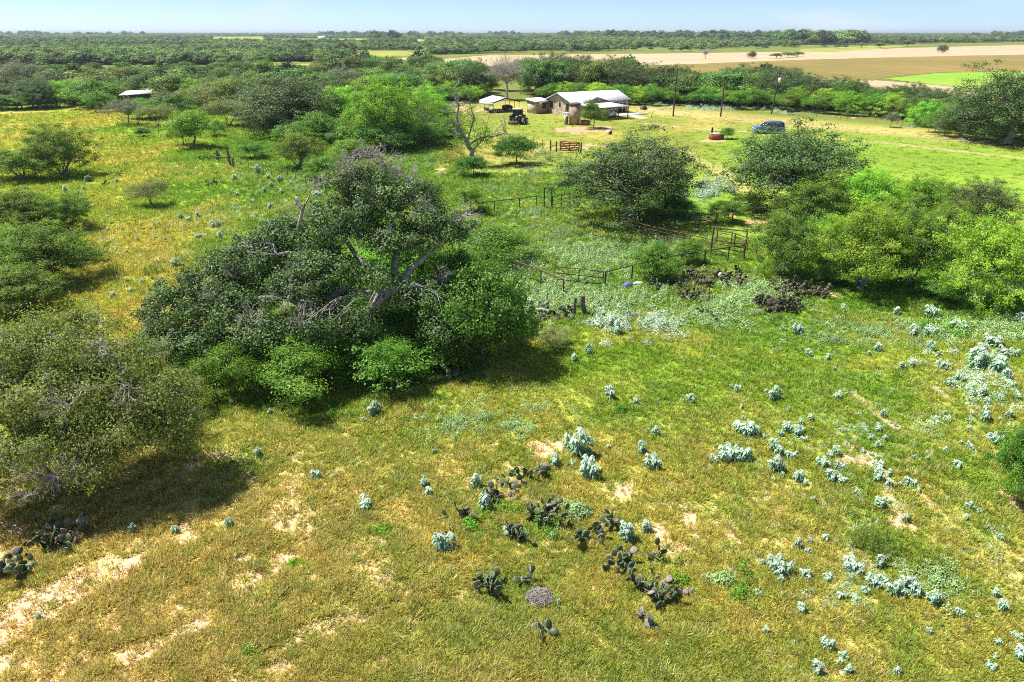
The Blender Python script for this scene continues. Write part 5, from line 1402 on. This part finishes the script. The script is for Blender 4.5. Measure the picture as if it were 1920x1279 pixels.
for x in (-.42, 14.42):
    MB().slab([(x - .03, -.5, 2.52), (x + .03, -.5, 2.52), (x + .03, 4, 4.0), (x - .03, 4, 4.0)], .2).build('fascia', M['fascia'], house)
    MB().slab([(x - .03, 4.003, 4.0), (x + .03, 4.003, 4.0), (x + .03, 8.5, 2.52), (x - .03, 8.5, 2.52)], .2).build('fascia', M['fascia'], house)
# front wing with its own gable
wg = [(2, -.1), (8, -.1), (8, 2.6), (5, 3.42), (2, 2.6)]
MB().prism(wg, -1.6, -1.35).build('gable_wall', M['brownstone'], house)
hb('wall', (2.125, -.68, 1.25), (.25, 1.33, 2.7), M['stone']); hb('wall', (7.875, -.68, 1.25), (.25, 1.33, 2.7), M['brownstone'])
MB().slab([(1.55, -2.0, 2.50), (5, -2.0, 3.52), (5, 2.6, 3.52), (1.55, 0.0, 2.50)], .08).build('roof', M['roof'], house)
MB().slab([(5.002, -2.0, 3.52), (8.45, -2.0, 2.50), (8.45, 0.0, 2.50), (5.002, 2.6, 3.52)], .08).build('roof', M['roof'], house)
for a_, b_ in (((1.55, 2.42), (5, 3.44)), ((5.003, 3.44), (8.45, 2.42))):
    MB().slab([(a_[0], -2.04, a_[1]), (b_[0], -2.04, b_[1]), (b_[0], -1.985, b_[1]), (a_[0], -1.985, a_[1])], .2).build('fascia', M['fascia'], house)
# side wing
hb('wall', (-3.2, 9.0, 1.1), (.25, 3.2, 2.4), M['stone']); hb('wall', (-1.55, 7.52, 1.1), (3.04, .25, 2.4), M['brownstone']); hb('wall', (-1.55, 10.5, 1.1), (3.04, .25, 2.4), M['brownstone'])
MB().slab([(-3.6, 7.1, 2.34), (-.02, 7.1, 2.46), (-.02, 10.9, 2.80), (-3.6, 10.9, 2.60)], .1).build('roof', M['roof'], house)
def window(c, d, face, parent=house, frame=M['whitepaint']):
    f = MB().box(c, d).build('window', frame, parent)
    dd = list(d); cc = list(c)
    for i in range(3):
        if i == face[0]: cc[i] += face[1] * .02
        else: dd[i] -= .14
    g = MB().box(cc, dd).build('pane', M['glass'], f)
    return f
window((-.01, 6.5, 1.75), (.10, 1.3, 1.4), (0, -1)); window((-.01, 3.6, 1.95), (.10, .5, .9), (0, -1), frame=M['fascia']); window((-.01, 1.0, 1.55), (.10, 1.2, 1.6), (0, -1))
window((-1.3, 7.38, 1.5), (.9, .10, 1.1), (1, -1), frame=M['fascia']); window((10.6, -.01, 1.6), (2.0, .10, 1.3), (1, -1))
window((6.6, -1.61, 1.4), (1.2, .10, 1.2), (1, -1)); window((5.0, -1.61, 2.85), (.35, .08, .3), (1, -1), frame=M['fascia'])
dr = hb('door', (12.6, -.015, 1.05), (1.9, .10, 2.1), M['whitepaint']); hb('pane', (12.15, -.04, 1.05), (.75, .10, 1.9), M['glass'], dr); hb('pane', (13.05, -.04, 1.05), (.75, .10, 1.9), M['glass'], dr)
# open canopy in front of the wing
cr_ = MB().slab([(.2, -8.4, 2.28), (7.9, -8.4, 2.28), (7.9, -2.1, 2.46), (.2, -2.1, 2.46)], .10).build('canopy_roof', M['roof'], house)
for (x, y) in [(.5, -8.1), (7.6, -8.1), (7.6, -5.2), (.5, -5.2), (7.6, -2.4)]: hb('canopy_post', (x, y, 1.08), (.14, .14, 2.2), M['fascia'])
tag(hb('porch_slab', (12.3, -2.4, .05), (6.8, 4.4, .12), M['concrete']))

ws = tag(MB().add([tuple(P(*q) + Vector((0, 0, .03))) for q in [(1166, 215), (1185, 214), (1216, 222), (1200, 223)]], [(0, 1, 2, 3)]).build('concrete_path', M['concrete']), kind='structure')

def cyl(mb, c, r, h, n=24, m_=0, r2=None, axis='z'):
    t = np.arange(n) * 2 * math.pi / n; r2 = r if r2 is None else r2
    a = np.stack([np.cos(t), np.sin(t)], 1)
    lo = np.concatenate([a * r, np.zeros((n, 1))], 1); hi = np.concatenate([a * r2, np.full((n, 1), h)], 1)
    V = np.vstack([lo, hi, [(0, 0, 0)], [(0, 0, h)]])
    if axis == 'y': V = V[:, [0, 2, 1]]
    if axis == 'x': V = V[:, [2, 0, 1]]
    V = V + np.asarray(c, float)
    mb.add(V, [(i, (i + 1) % n, n + (i + 1) % n, n + i) for i in range(n)], m_)
    mb.T.append(np.array([((i + 1) % n, i, 2 * n) for i in range(n)] + [(n + i, n + (i + 1) % n, 2 * n + 1) for i in range(n)]) + mb.n - len(V)); mb.tm.append(np.full(2 * n, m_))
    return mb

ct = thing('stone_cistern', 'round brown stone cistern tower standing before the house', 'cistern', (11.0, 127.0, 0))
cyl(MB(), (0, 0, -.1), .92, 3.35, 28).build('tank', M['brownstone'], ct, False)
cyl(MB(), (0, 0, 3.252), 1.0, .32, 28).build('rim', M['rustpipe'], ct)
MB().tube([(.98, -.35, 0), (.98, -.35, 2.0)], .05, 8).build('pipe', M['whitepaint'], ct)
pb = thing('pump_house', 'small pale block pump box at the foot of the stone cistern', 'pump box', (9.55, 126.9, 0))
MB().box((0, 0, .95), (.7, .8, 1.9)).build('box', M['concrete'], pb); MB().box((0, 0, 1.95), (.9, 1.0, .1)).build('lid', M['whitepaint'], pb); MB().box((.05, -.41, .8), (.4, .04, 1.2)).build('door', M['wood'], pb)
tw = thing('red_trough', 'rusty red tank beside the stone cistern', 'tank', (12.9, 126.4, 0))
cyl(MB(), (0, 0, -.05), .85, .75, 20).build('tub', M['redgate'], tw); cyl(MB(), (0, 0, .705), .9, .06, 20).build('rim', M['rustpipe'], tw)

# metal carport with its loads
cp = thing('carport', 'open white roofed carport beside the wood', 'carport', (-2.6, 150.0, 0), HA)
for s_, y0, y1 in ((-1, -3.2, 0), (1, 0.002, 3.2)):
    za, zb = (2.05, 2.85) if s_ < 0 else (2.85, 2.05)
for s_ in (-1, 1):
    MB().slab([(s_ * 3.1, -3, 2.05), (s_ * .001, -3, 2.85), (s_ * .001, 3, 2.85), (s_ * 3.1, 3, 2.05)], .06).build('roof', M['roof'], cp)
    MB().slab([(s_ * 3.1, -3.03, 2.03), (s_ * .001, -3.03, 2.83), (s_ * .001, -2.99, 2.83), (s_ * 3.1, -2.99, 2.03)], .22).build('fascia', M['black'], cp)
    for y in (-2.9, -1, 1, 2.9): MB().tube([(s_ * 3.0, y, 0), (s_ * 3.0, y, 2.05)], .05, 6).build('post', M['tpost'], cp)
MB().box((-3.05, 0, 1.65), (.04, 5.9, .7)).build('side_panel', M['roof'], cp)
def wheel(parent, c, r, w, rimmat, axis='y', name='wheel'):
    o = MB(); cyl(o, (c[0], c[1] - w / 2, c[2]), r, w, 22, axis='y'); t = o.build(name, M['rubber'], parent)
    q = MB(); cyl(q, (c[0], c[1] - w / 2 - .012, c[2]), r * .58, w + .024, 16, axis='y'); q.build('rim', rimmat, t)
    return t
tl = thing('flatbed_trailer', 'low flatbed trailer parked under the carport', 'trailer', (-3.6, 146.9, 0), HA)
MB().box((0, 0, .55), (3.6, 1.8, .1)).build('deck', M['wood'], tl); MB().box((2.2, 0, .5), (1.0, .1, .08)).build('drawbar', M['black'], tl)
for x in (-.5, .4):
    for y in (-1.0, 1.0): wheel(tl, (x, y, .33), .33, .2, M['rim'])
MB().box((-1.75, 0, .8), (.06, 1.8, .4)).build('headboard', M['black'], tl)
rk = thing('round_baler', 'dark machine standing under the carport beside the trailer', 'machine', (-1.0, 149.6, 0), HA)
MB().prism([(-.8, .35), (.9, .35), (1.0, .9), (.4, 1.25), (-.6, 1.2), (-.9, .8)], -.7, .7).build('body', M['black'], rk)
for y in (-.85, .85): wheel(rk, (0, y, .42), .42, .24, M['rim'])
MB().tube([(.9, 0, .5), (1.9, 0, .45)], .06).build('drawbar', M['rustpipe'], rk)

# tractor
tr = thing('tractor', 'black tractor with glass cab and white roof parked on the lawn', 'tractor', tuple(P(973, 232)), math.radians(62))
MB().prism([(.2, .85), (1.9, .8), (1.95, 1.25), (1.75, 1.42), (.2, 1.5)], -.38, .38).build('hood', M['black'], tr)
MB().box((-.2, 0, .85), (2.0, .7, .5)).build('chassis', M['black'], tr)
for y in (-.9, .9):
    wheel(tr, (-.75, y, .78), .78, .46, M['white_rim']); wheel(tr, (1.45, y * .86, .48), .48, .3, M['white_rim'])
    MB().prism([(-1.45, 1.2), (-.1, 1.2), (-.1, 1.5), (-.4, 1.68), (-1.1, 1.68), (-1.45, 1.5)], y - .26, y + .26).build('fender', M['black'], tr)
cb = MB().prism([(-1.15, 1.4), (.25, 1.4), (.1, 2.5), (-1.05, 2.5)], -.62, .62).build('cab', M['glass'], tr)
for x0, x1 in ((-1.15, -1.05), (.25, .1), (-.45, -.45)):
    for y in (-.63, .63): MB().tube([(x0, y, 1.4), (x1, y, 2.5)], .045, 5).build('pillar', M['black'], cb)
MB().box((-.47, 0, 2.56), (1.5, 1.42, .13)).build('roof', M['whitepaint'], tr)
MB().tube([(1.2, .25, 1.4), (1.2, .25, 2.3)], .04).build('exhaust', M['black'], tr)
bb = MB().box((-2.1, 0, .35), (.5, 1.9, .5)).build('box_blade', M['rustpipe'], tr); MB().tube([(-1.1, 0, .7), (-1.95, 0, .55)], .06).build('hitch', M['black'], bb)

# vehicles
def car(name, label, loc, rz, L, Wd, H, paint, suv):
    e = thing(name, label, 'car', loc, rz)
    h = L / 2; belt = H * .58; g = .24
    if suv: body = [(-h, .45), (-h + .05, g), (h - .1, g), (h, .42), (h - .03, .78), (h - .25, .92), (h - 1.15, belt), (-h + .04, belt + .02), (-h - .01, .7)]
    else: body = [(-h, .4), (-h + .05, g), (h - .1, g), (h, .4), (h - .05, .66), (h - .3, .75), (h - 1.3, belt), (-h + 1.0, belt), (-h + .05, belt - .08)]
    MB().prism(body, -Wd / 2, Wd / 2).build('body', paint, e)
    top = [(h - 1.15, belt), (h - 1.95, H - .05), (h - 2.3, H), (-h + .35, H - .01), (-h + .2, H - .1), (-h + .05, belt)] if suv else [(h - 1.3, belt), (h - 2.0, H - .05), (h - 2.3, H), (-h + 1.6, H), (-h + 1.4, H - .06), (-h + .6, belt)]
    n = len(top); yb, yt = Wd / 2 - .03, Wd / 2 - .2
    V = [(x, s_ * (yb if i in (0, n - 1) else yt), z) for s_ in (-1, 1) for i, (x, z) in enumerate(top)]
    gm = MB(); gm.add(V, [(i, (i + 1) % n, n + (i + 1) % n, n + i) for i in range(n)])
    for s_ in (0, 1):
        c = np.mean(V[s_ * n:(s_ + 1) * n], 0); gm.add(np.vstack([V[s_ * n:(s_ + 1) * n], c]), [(i, (i + 1) % n, n) for i in range(n)])
    gh = gm.build('cabin', paint, e)
    # side windows, windscreen
    xs = [(h - 1.55, h - 2.35), (h - 2.45, h - 3.25), (h - 3.35, -h + .25)] if suv else [(h - 1.6, h - 2.3), (h - 2.4, -h + 1.2)]
    for s_ in (-1, 1):
        for (a_, b_) in xs:
            z0, z1 = belt + .04, H - .13
            k = lambda z: s_ * (yb + (yt - yb) * (z - belt) / (H - belt) + .012)
            f0 = .42 if a_ == xs[0][0] else 0
            q = [(a_, k(z0), z0), (b_, k(z0), z0), (b_ + (.06 if b_ == xs[-1][1] else 0), k(z1), z1), (a_ - f0, k(z1), z1)]
            lo_ = [(x, y - s_ * .02, z) for x, y, z in q]
            MB().add(lo_ + q, [(0, 3, 2, 1), (4, 5, 6, 7), (0, 1, 5, 4), (1, 2, 6, 5), (2, 3, 7, 6), (3, 0, 4, 7)]).build('window', M['glass'], gh)
    sx = h - 1.15 if suv else h - 1.3
    MB().slab([(sx + .012, -yb + .12, belt + .05), (sx + .012, yb - .12, belt + .05), (sx - .73, yt - .05, H - .06), (sx - .73, -yt + .05, H - .06)], .015).build('windscreen', M['glass'], gh)
    for x in (h - .85, -h + .85):
        for y in (-Wd / 2 + .08, Wd / 2 - .08): wheel(e, (x, y, .34), .35, .22, M['rim'])
    for y in (-Wd * .36, Wd * .36):
        MB().box((h - .06, y, .68), (.16, .36, .16)).build('headlight', M['lamp'], e); MB().box((-h + .02, y * 1.1, .85), (.08, .16, .34)).build('tail_light', M['redlamp'], e)
    for y in (-Wd / 2 - .1, Wd / 2 + .1): MB().box((h - 1.6, y, belt + .08), (.12, .2, .14)).build('mirror', paint, e)
    MB().box((0, 0, .30), (L - .2, Wd + .02, .10)).build('sill_trim', M['black'], e)
    if suv:
        for y in (-.55, .55): MB().tube([(h - 2.3, y, H + .05), (-h + .5, y, H + .05)], .025).build('roof_rail', M['black'], e)
        for (a_) in (h - 2.4, h - 3.3): MB().box((a_ + .35, -Wd / 2 - .01, belt - .08), (.16, .03, .04)).build('handle', M['black'], e)
    return e
p = P(1443, 251)
car('parked_car', 'blue sport utility car parked on the dirt track by the lawn', (p.x, p.y + .8, .03), math.pi - .12, 4.75, 1.85, 1.78, M['bluepaint'], True)
p = P(1137, 222)
car('parked_car', 'white car parked in the shade of the house canopy', (p.x + .3, p.y + 1.5, .03), math.radians(-125), 4.5, 1.8, 1.45, M['whitecar'], False)
p = P(1092, 214)
car('parked_car', 'white sedan half hidden behind the cistern under the canopy', (p.x + 1.4, p.y - 5.0, .03), math.radians(-125), 4.4, 1.75, 1.42, M['whitecar'], False)

# well box, junk and small things on the lawn
p = P(1345, 262)
e = thing('well_box', 'low red brick well box with concrete lid beside a round bush', 'well', p, .25)
MB().box((0, .3, .42), (1.9, 1.1, .86)).build('brick_wall', M['brick'], e); MB().box((0, .3, .90), (2.0, 1.2, .09)).build('lid', M['concrete'], e)
pt = MB().tube([(-.75, .5, .94), (-.75, .5, 1.75)], .13, 10).build('pressure_tank', M['black'], e); MB().tube([(-.2, .3, .94), (-.2, .3, 1.25)], .07).build('pipe', M['rustpipe'], e)
p = P(1143, 252)
e = thing('utility_box', 'small white box standing on the lawn near the young tree', 'box', p, .4)
MB().box((0, .2, .3), (.75, .6, .62)).build('box', M['whitepaint'], e); MB().box((.1, -.11, .28), (.45, .03, .4)).build('grille', M['black'], e); MB().box((0, .2, .63), (.8, .65, .05)).build('lid', M['concrete'], e)
p = P(1206, 206)
e = thing('rusty_machine', 'rusty brown machine lying on the lawn behind the house', 'machine', p, .5)
MB().prism([(-.6, 0), (.6, 0), (.7, .5), (.1, .9), (-.5, .6)], -.4, .4).build('body', M['rustpipe'], e); MB().tube([(.6, 0, .3), (1.5, 0, .1)], .06).build('bar', M['rustpipe'], e)
e = tag(MB().box((0, 0, .06), (3.6, 1.2, .14)).build('concrete_slab', M['concrete']), 'pale flat concrete slab on the lawn beside the rusty machine', 'slab'); e.location = P(1228, 206); e.rotation_euler = (0, 0, -.1)
def post(px, py, h, r, m_, name, label, lean=(0, 0), cat='post', group=None):
    e = thing(name, label, cat, P(px, py), 0, group)
    rng = np.random.default_rng(int(px)); t = np.linspace(0, 1, 5)[:, None]
    pts = np.array((0, 0, -.2)) + t * np.array((lean[0], lean[1], h + .2)) + rng.normal(size=(5, 3)) * r * .15
    MB().tube(pts, np.array([1.05, 1, .97, .95, .85]) * r, 8).build('shaft', m_, e)
    return e
post(1222, 221, 1.1, .07, M['wood'], 'lawn_post', 'short dark post standing alone on the lawn beyond the house')
post(1097, 589, 1.15, .15, M['wood'], 'wooden_post', 'thick leaning grey wooden post above the broad prickly pear', (-.22, 0))
post(1076, 590, 1.05, .09, M['wood'], 'wooden_post', 'thin split wooden post between prickly pear and thick leaning post', (.05, 0))
post(410, 303, 1.5, .13, M['wood'], 'wooden_post', 'dark wooden corner post beside the grey prickly pear')
post(430, 306, 2.1, .14, M['wood'], 'wooden_post', 'tallest dark wooden post of the old gateway')
post(433, 313, 1.9, .14, M['wood'], 'wooden_post', 'dark wooden post leaning by the tallest gateway post', (-.1, 0))
post(438, 314, 1.1, .11, M['wood'], 'wooden_post', 'shortest wooden post of the old gateway')
e = thing('fallen_rail', 'weathered rail lying across the old gateway posts', 'rail', P(420, 306)); MB().tube([(-1.0, 0, .75), (1.0, .1, .7)], .08).build('rail', M['wood'], e)
e = thing('fallen_log', 'pale dry log lying against the broad prickly pear', 'log', P(1008, 592)); MB().tube([(-.4, .3, .15), (.2, .1, .35), (.8, .1, .22)], [.12, .1, .07], 8).build('log', M['twig'], e)
post(413, 755, 1.25, .03, M['tpost'], 'steel_post', 'thin leaning steel post beside the bright bushes', (-.25, 0))
p = P(1177, 538); e = thing('blue_bag', 'blue plastic bag lying by the front corral rail', 'bag', p)
rg = np.random.default_rng(4); t = np.arange(12) * 2 * math.pi / 12
def lump(name, m_, rx, ry, h, par):
    V = [(rx * f * math.cos(a) * rg.uniform(.8, 1.15), ry * f * math.sin(a) * rg.uniform(.8, 1.15), z * h * rg.uniform(.85, 1.1)) for f, z in ((1, 0), (1.05, .4), (.6, .9)) for a in t] + [(0, 0, h)]
    k = MB(); k.add(V, [(r * 12 + i, r * 12 + (i + 1) % 12, (r + 1) * 12 + (i + 1) % 12, (r + 1) * 12 + i) for r in range(2) for i in range(12)])
    k.T.append(np.array([(24 + i, 24 + (i + 1) % 12, 36) for i in range(12)])); k.tm.append(np.zeros(12)); k.build(name, m_, par, True)
lump('bag', M['blueplastic'], .3, .22, .34, e)
e = thing('pale_scrap', 'pale blue scrap beside the blue plastic bag', 'scrap', P(1197, 533)); lump('sheet', M['palescrap'], .32, .2, .18, e)
e = thing('white_scrap', 'white scrap caught on the largest prickly pear bed', 'scrap', P(1348, 532) + Vector((0, 0, .55))); lump('sheet', M['palescrap'], .12, .1, .22, e)

# ------------------------------------------------------------------ fences, gates, poles
def pipe_fence(name, label, feet, h, rails, m_, r=.045, sag=0, group=None, tall=()):
    pts = [P(*q) for q in feet]; o = pts[0].copy()
    e = thing(name, label, 'fence', o, 0, group)
    for i, p in enumerate(pts):
        q = p - o; hh = h * (tall[i] if i < len(tall) else 1)
        MB().tube([q + Vector((0, 0, -.15)), q + Vector((0, 0, hh + .02))], r * 1.15, 7).build('post', m_, e)
    for z in rails:
        for a, b_ in zip(pts[:-1], pts[1:]):
            A, B = a - o + Vector((0, 0, z)), b_ - o + Vector((0, 0, z))
            MB().tube([A, (A + B) / 2 + Vector((0, 0, -sag)), B], r * (1 if z > h * .9 else .72), 6).build('rail', m_, e)
    return e
pipe_fence('pipe_fence', 'rusty pipe rail running from the dark bush to the front corral gate', [(941, 507), (976, 521), (1014, 536), (1056, 554)], 1.05, (1.03,), M['rustpipe'], .042)
pipe_fence('pipe_fence', 'dark front pipe rail of the corral passing behind the cactus bed', [(1134, 540), (1184, 527), (1232, 515), (1276, 505), (1320, 498), (1364, 491), (1393, 487)], 1.1, (1.08,), M['darkpipe'], .042)
pipe_fence('pipe_fence', 'four rail rusty pipe fence leaving the corral oak', [(1160, 432), (1183, 440), (1207, 448), (1250, 458), (1291, 468), (1331, 477), (1393, 487)], 1.15, (1.13, .86, .58, .3), M['rustpipe'], .036)
pipe_fence('pipe_fence', 'thin back rail of the corral beyond the oak', [(1215, 428), (1265, 424), (1310, 428), (1341, 424), (1372, 420)], 1.1, (1.08, .6), M['darkpipe'], .045)
pipe_fence('pipe_fence', 'low pipe rails at the foot of the dense dark oak', [(1386, 404), (1410, 406), (1436, 408)], 1.1, (1.08, .6), M['darkpipe'], .045)
pipe_fence('pipe_fence', 'long low pipe rail from the yellow green bush to the frame gate', [(898, 400), (927, 396), (974, 391), (1006, 386), (1020, 390)], .95, (.93,), M['darkpipe'], .038)
pipe_fence('pipe_fence', 'short rusty pipe rail right of the frame gate', [(1036, 392), (1052, 389), (1068, 386)], 1.2, (1.18, .8, .4), M['rustpipe'], .036)
pipe_fence('pipe_fence', 'inner pipe rails of the corral behind the tall frame', [(1343, 455), (1370, 460), (1376, 462), (1400, 470)], 1.0, (.98, .5), M['rustpipe'], .04)
def frame_gate(label, a, b_, h, m_):
    A, B = P(*a), P(*b_); e = thing('pipe_gateway', label, 'gateway', A); d = B - A
    MB().tube([(0, 0, -.15), (0, 0, h)], .06, 8).build('post', m_, e); MB().tube([d + Vector((0, 0, -.15)), d + Vector((0, 0, h))], .06, 8).build('post', m_, e)
    MB().tube([(0, 0, h - .04), d + Vector((0, 0, h - .04))], .05, 8).build('top_bar', m_, e)
    return e
frame_gate('tall rusty pipe frame over the corral gateway beside the mesquite', (1332, 479), (1394, 488), 2.15, M['rustpipe'])
frame_gate('tall narrow dark pipe frame in the far rail near the corral oak', (1020, 391), (1034, 391), 1.95, M['darkpipe'])
def gate(name, label, a, b_, h, rails, m_, r=.03, diag=True):
    A, B = P(*a), P(*b_); e = thing(name, label, 'gate', A); d = B - A; z0 = .25
    for t in (0.02, .5, .98): MB().tube([d * t + Vector((0, 0, z0 - .05)), d * t + Vector((0, 0, h))], r * 1.2, 6).build('upright', m_, e)
    for k in range(rails):
        z = z0 + (h - z0) * k / (rails - 1)
        MB().tube([d * .02 + Vector((0, 0, z)), d * .98 + Vector((0, 0, z))], r, 6).build('bar', m_, e)
    if diag:
        MB().tube([d * .02 + Vector((0, .03, h)), d * .5 + Vector((0, .03, z0))], r * .8, 5).build('brace', m_, e); MB().tube([d * .98 + Vector((0, .03, h)), d * .5 + Vector((0, .03, z0))], r * .8, 5).build('brace', m_, e)
    return e
gate('corral_gate', 'thin dark pipe gate with crossed braces at the front of the corral', (1038, 530), (1132, 540), 1.1, 3, M['darkpipe'], .026)
gate('red_gate', 'red barred farm gate between lawn and pasture', (1050, 285), (1086, 287), 1.4, 6, M['redgate'], .075)
def wire_fence(label, feet, h, group=None):
    pts = [P(*q) for q in feet]; o = pts[0].copy(); e = thing('wire_fence', label, 'fence', o, 0, group)
    for p in pts:
        q = p - o; MB().tube([q + Vector((0, 0, -.1)), q + Vector((0, 0, h))], .035, 5).build('post', M['tpost'], e)
    for z in (.35, .7, 1.05):
        for a, b_ in zip(pts[:-1], pts[1:]):
            MB().tube([a - o + Vector((0, 0, z * h / 1.2)), b_ - o + Vector((0, 0, z * h / 1.2))], .007, 3, cap=False).build('wire', M['wire'], e)
wire_fence('wire fence on steel posts running down from the old gateway to the oak', [(440, 310), (467, 317), (495, 326), (510, 331), (525, 336), (541, 341), (556, 347), (575, 353), (592, 359), (612, 367)], 1.3)
wire_fence('wire fence along the back of the golden pasture below the white roof', [(150, 206), (180, 213), (205, 220), (230, 228), (262, 240), (299, 256), (316, 264), (350, 276)], 1.2)
wire_fence('wire fence along the lawn beside the red gate', [(945, 258), (962, 264), (982, 269), (1000, 274), (1017, 278), (1033, 282), (1048, 285)], 1.25)
wire_fence('wire fence along the far edge of the meadow', [(1480, 217), (1530, 221), (1575, 225), (1588, 226), (1640, 231), (1690, 239), (1740, 249), (1790, 259), (1850, 267), (1920, 276)], 1.2)
for (px, py, lab) in [(1032, 283, 'grey wooden post at the left hinge of the red gate'), (1043, 285, 'thick grey gate post touching the red gate'), (1089, 287, 'grey post at the latch side of the red gate')]:
    post(px, py, 1.4, .11, M['wood'], 'gate_post', lab)
def pole(px, py, top, label, arm=True, can=False, lean=0):
    p = P(px, py); a, dy, dz = ray(px, top); H = CAM_H + dz / dy * p.y
    e = thing('utility_pole', label, 'utility pole', p)
    MB().tube([(0, 0, -.3), (lean / 2, 0, H / 2), (lean, 0, H)], [.16, .14, .11], 8).build('shaft', M['polewood'], e)
    if arm:
        c = MB().box((lean, .13, H - .5), (1.5, .1, .12)).build('crossarm', M['polewood'], e)
        for x in (-.65, .65): MB().tube([(lean + x, .13, H - .44), (lean + x, .13, H - .25)], .05, 6).build('insulator', M['whitepaint'], c)
    if can:
        c = MB(); cyl(c, (lean + .05, -.36, H - 2.1), .26, .85, 14); c.build('transformer', M['palescrap'], e)
    return e
pole(1262, 218, 127, 'leftmost tall utility pole right of the house', False)
pole(1351, 219, 143, 'shorter middle utility pole of the three', False)
pole(1446, 214, 133, 'utility pole carrying a grey transformer near its top', True, True, .5)
pole(1822, 192, 162, 'short dark pole beyond the meadow edge thicket', False, lean=.25)

# far buildings
e = thing('metal_shed', 'white metal shed roof showing above the bushes beyond the golden pasture', 'shed', (-80.5, 157.0, 0), .35)
MB().slab([(-3.2, -2.0, 2.75), (2.9, -2.3, 3.0), (3.2, 2.2, 3.5), (-2.2, 2.4, 3.3)], .08).build('roof', M['roof'], e)
MB().box((0, 1.9, 1.3), (5.2, .1, 2.6)).build('wall', M['fascia'], e)
for x, y, z in [(-2.9, -1.8, 2.7), (2.7, -2.0, 2.9), (2.9, 1.9, 3.3), (-2.0, 2.1, 3.1)]: MB().tube([(x, y, 0), (x, y, z)], .06).build('post', M['tpost'], e)
for i, (px, py, w_, lab) in enumerate([(387, 67, 7, 'tiny white farmhouse on the left horizon'), (603, 74, 12, 'long low white barn beside the far green meadow'), (808, 68.5, 6, 'tiny white house on the horizon above the far track'), (1106, 66, 5, 'white speck of a house on the horizon above the main house'), (1430, 64.8, 8, 'pale farm building on the far right horizon')]):
    p = P(px, py); k = depth(p) / F_PX * w_
    e = thing('farm_building', lab, 'building', p); h = k * .28
    MB().box((0, 0, h / 2), (k, k * .5, h)).build('wall', M['whitepaint'], e); MB().prism([(-k * .29, h), (k * .29, h), (0, h * 1.6)], -k * .53, k * .53, axis='x').build('roof', M['roof'], e)
    for x in (-.3, 0, .3): MB().box((x * k, -k * .252, h * .55), (k * .09, .1, h * .4)).build('window', M['glass'], e)

# ------------------------------------------------------------------ the air
hz = MB().box((0, 7900, 11.0), (34000, 16000, 24.0)).build('haze', None)
hm = bpy.data.materials.new('haze'); hm.use_nodes = True; nt = hm.node_tree
for n in list(nt.nodes): nt.nodes.remove(n)
ho = nt.nodes.new('ShaderNodeOutputMaterial'); hv = nt.nodes.new('ShaderNodeVolumePrincipled')
hv.inputs['Color'].default_value = (.72, .84, 1.0, 1); hv.inputs['Density'].default_value = HAZE; hv.inputs['Anisotropy'].default_value = .2
nt.links.new(hv.outputs[0], ho.inputs['Volume'])
hz.data.materials.clear(); hz.data.materials.append(hm)
tag(hz, 'thin blue summer haze over the far country', 'haze', kind='stuff')
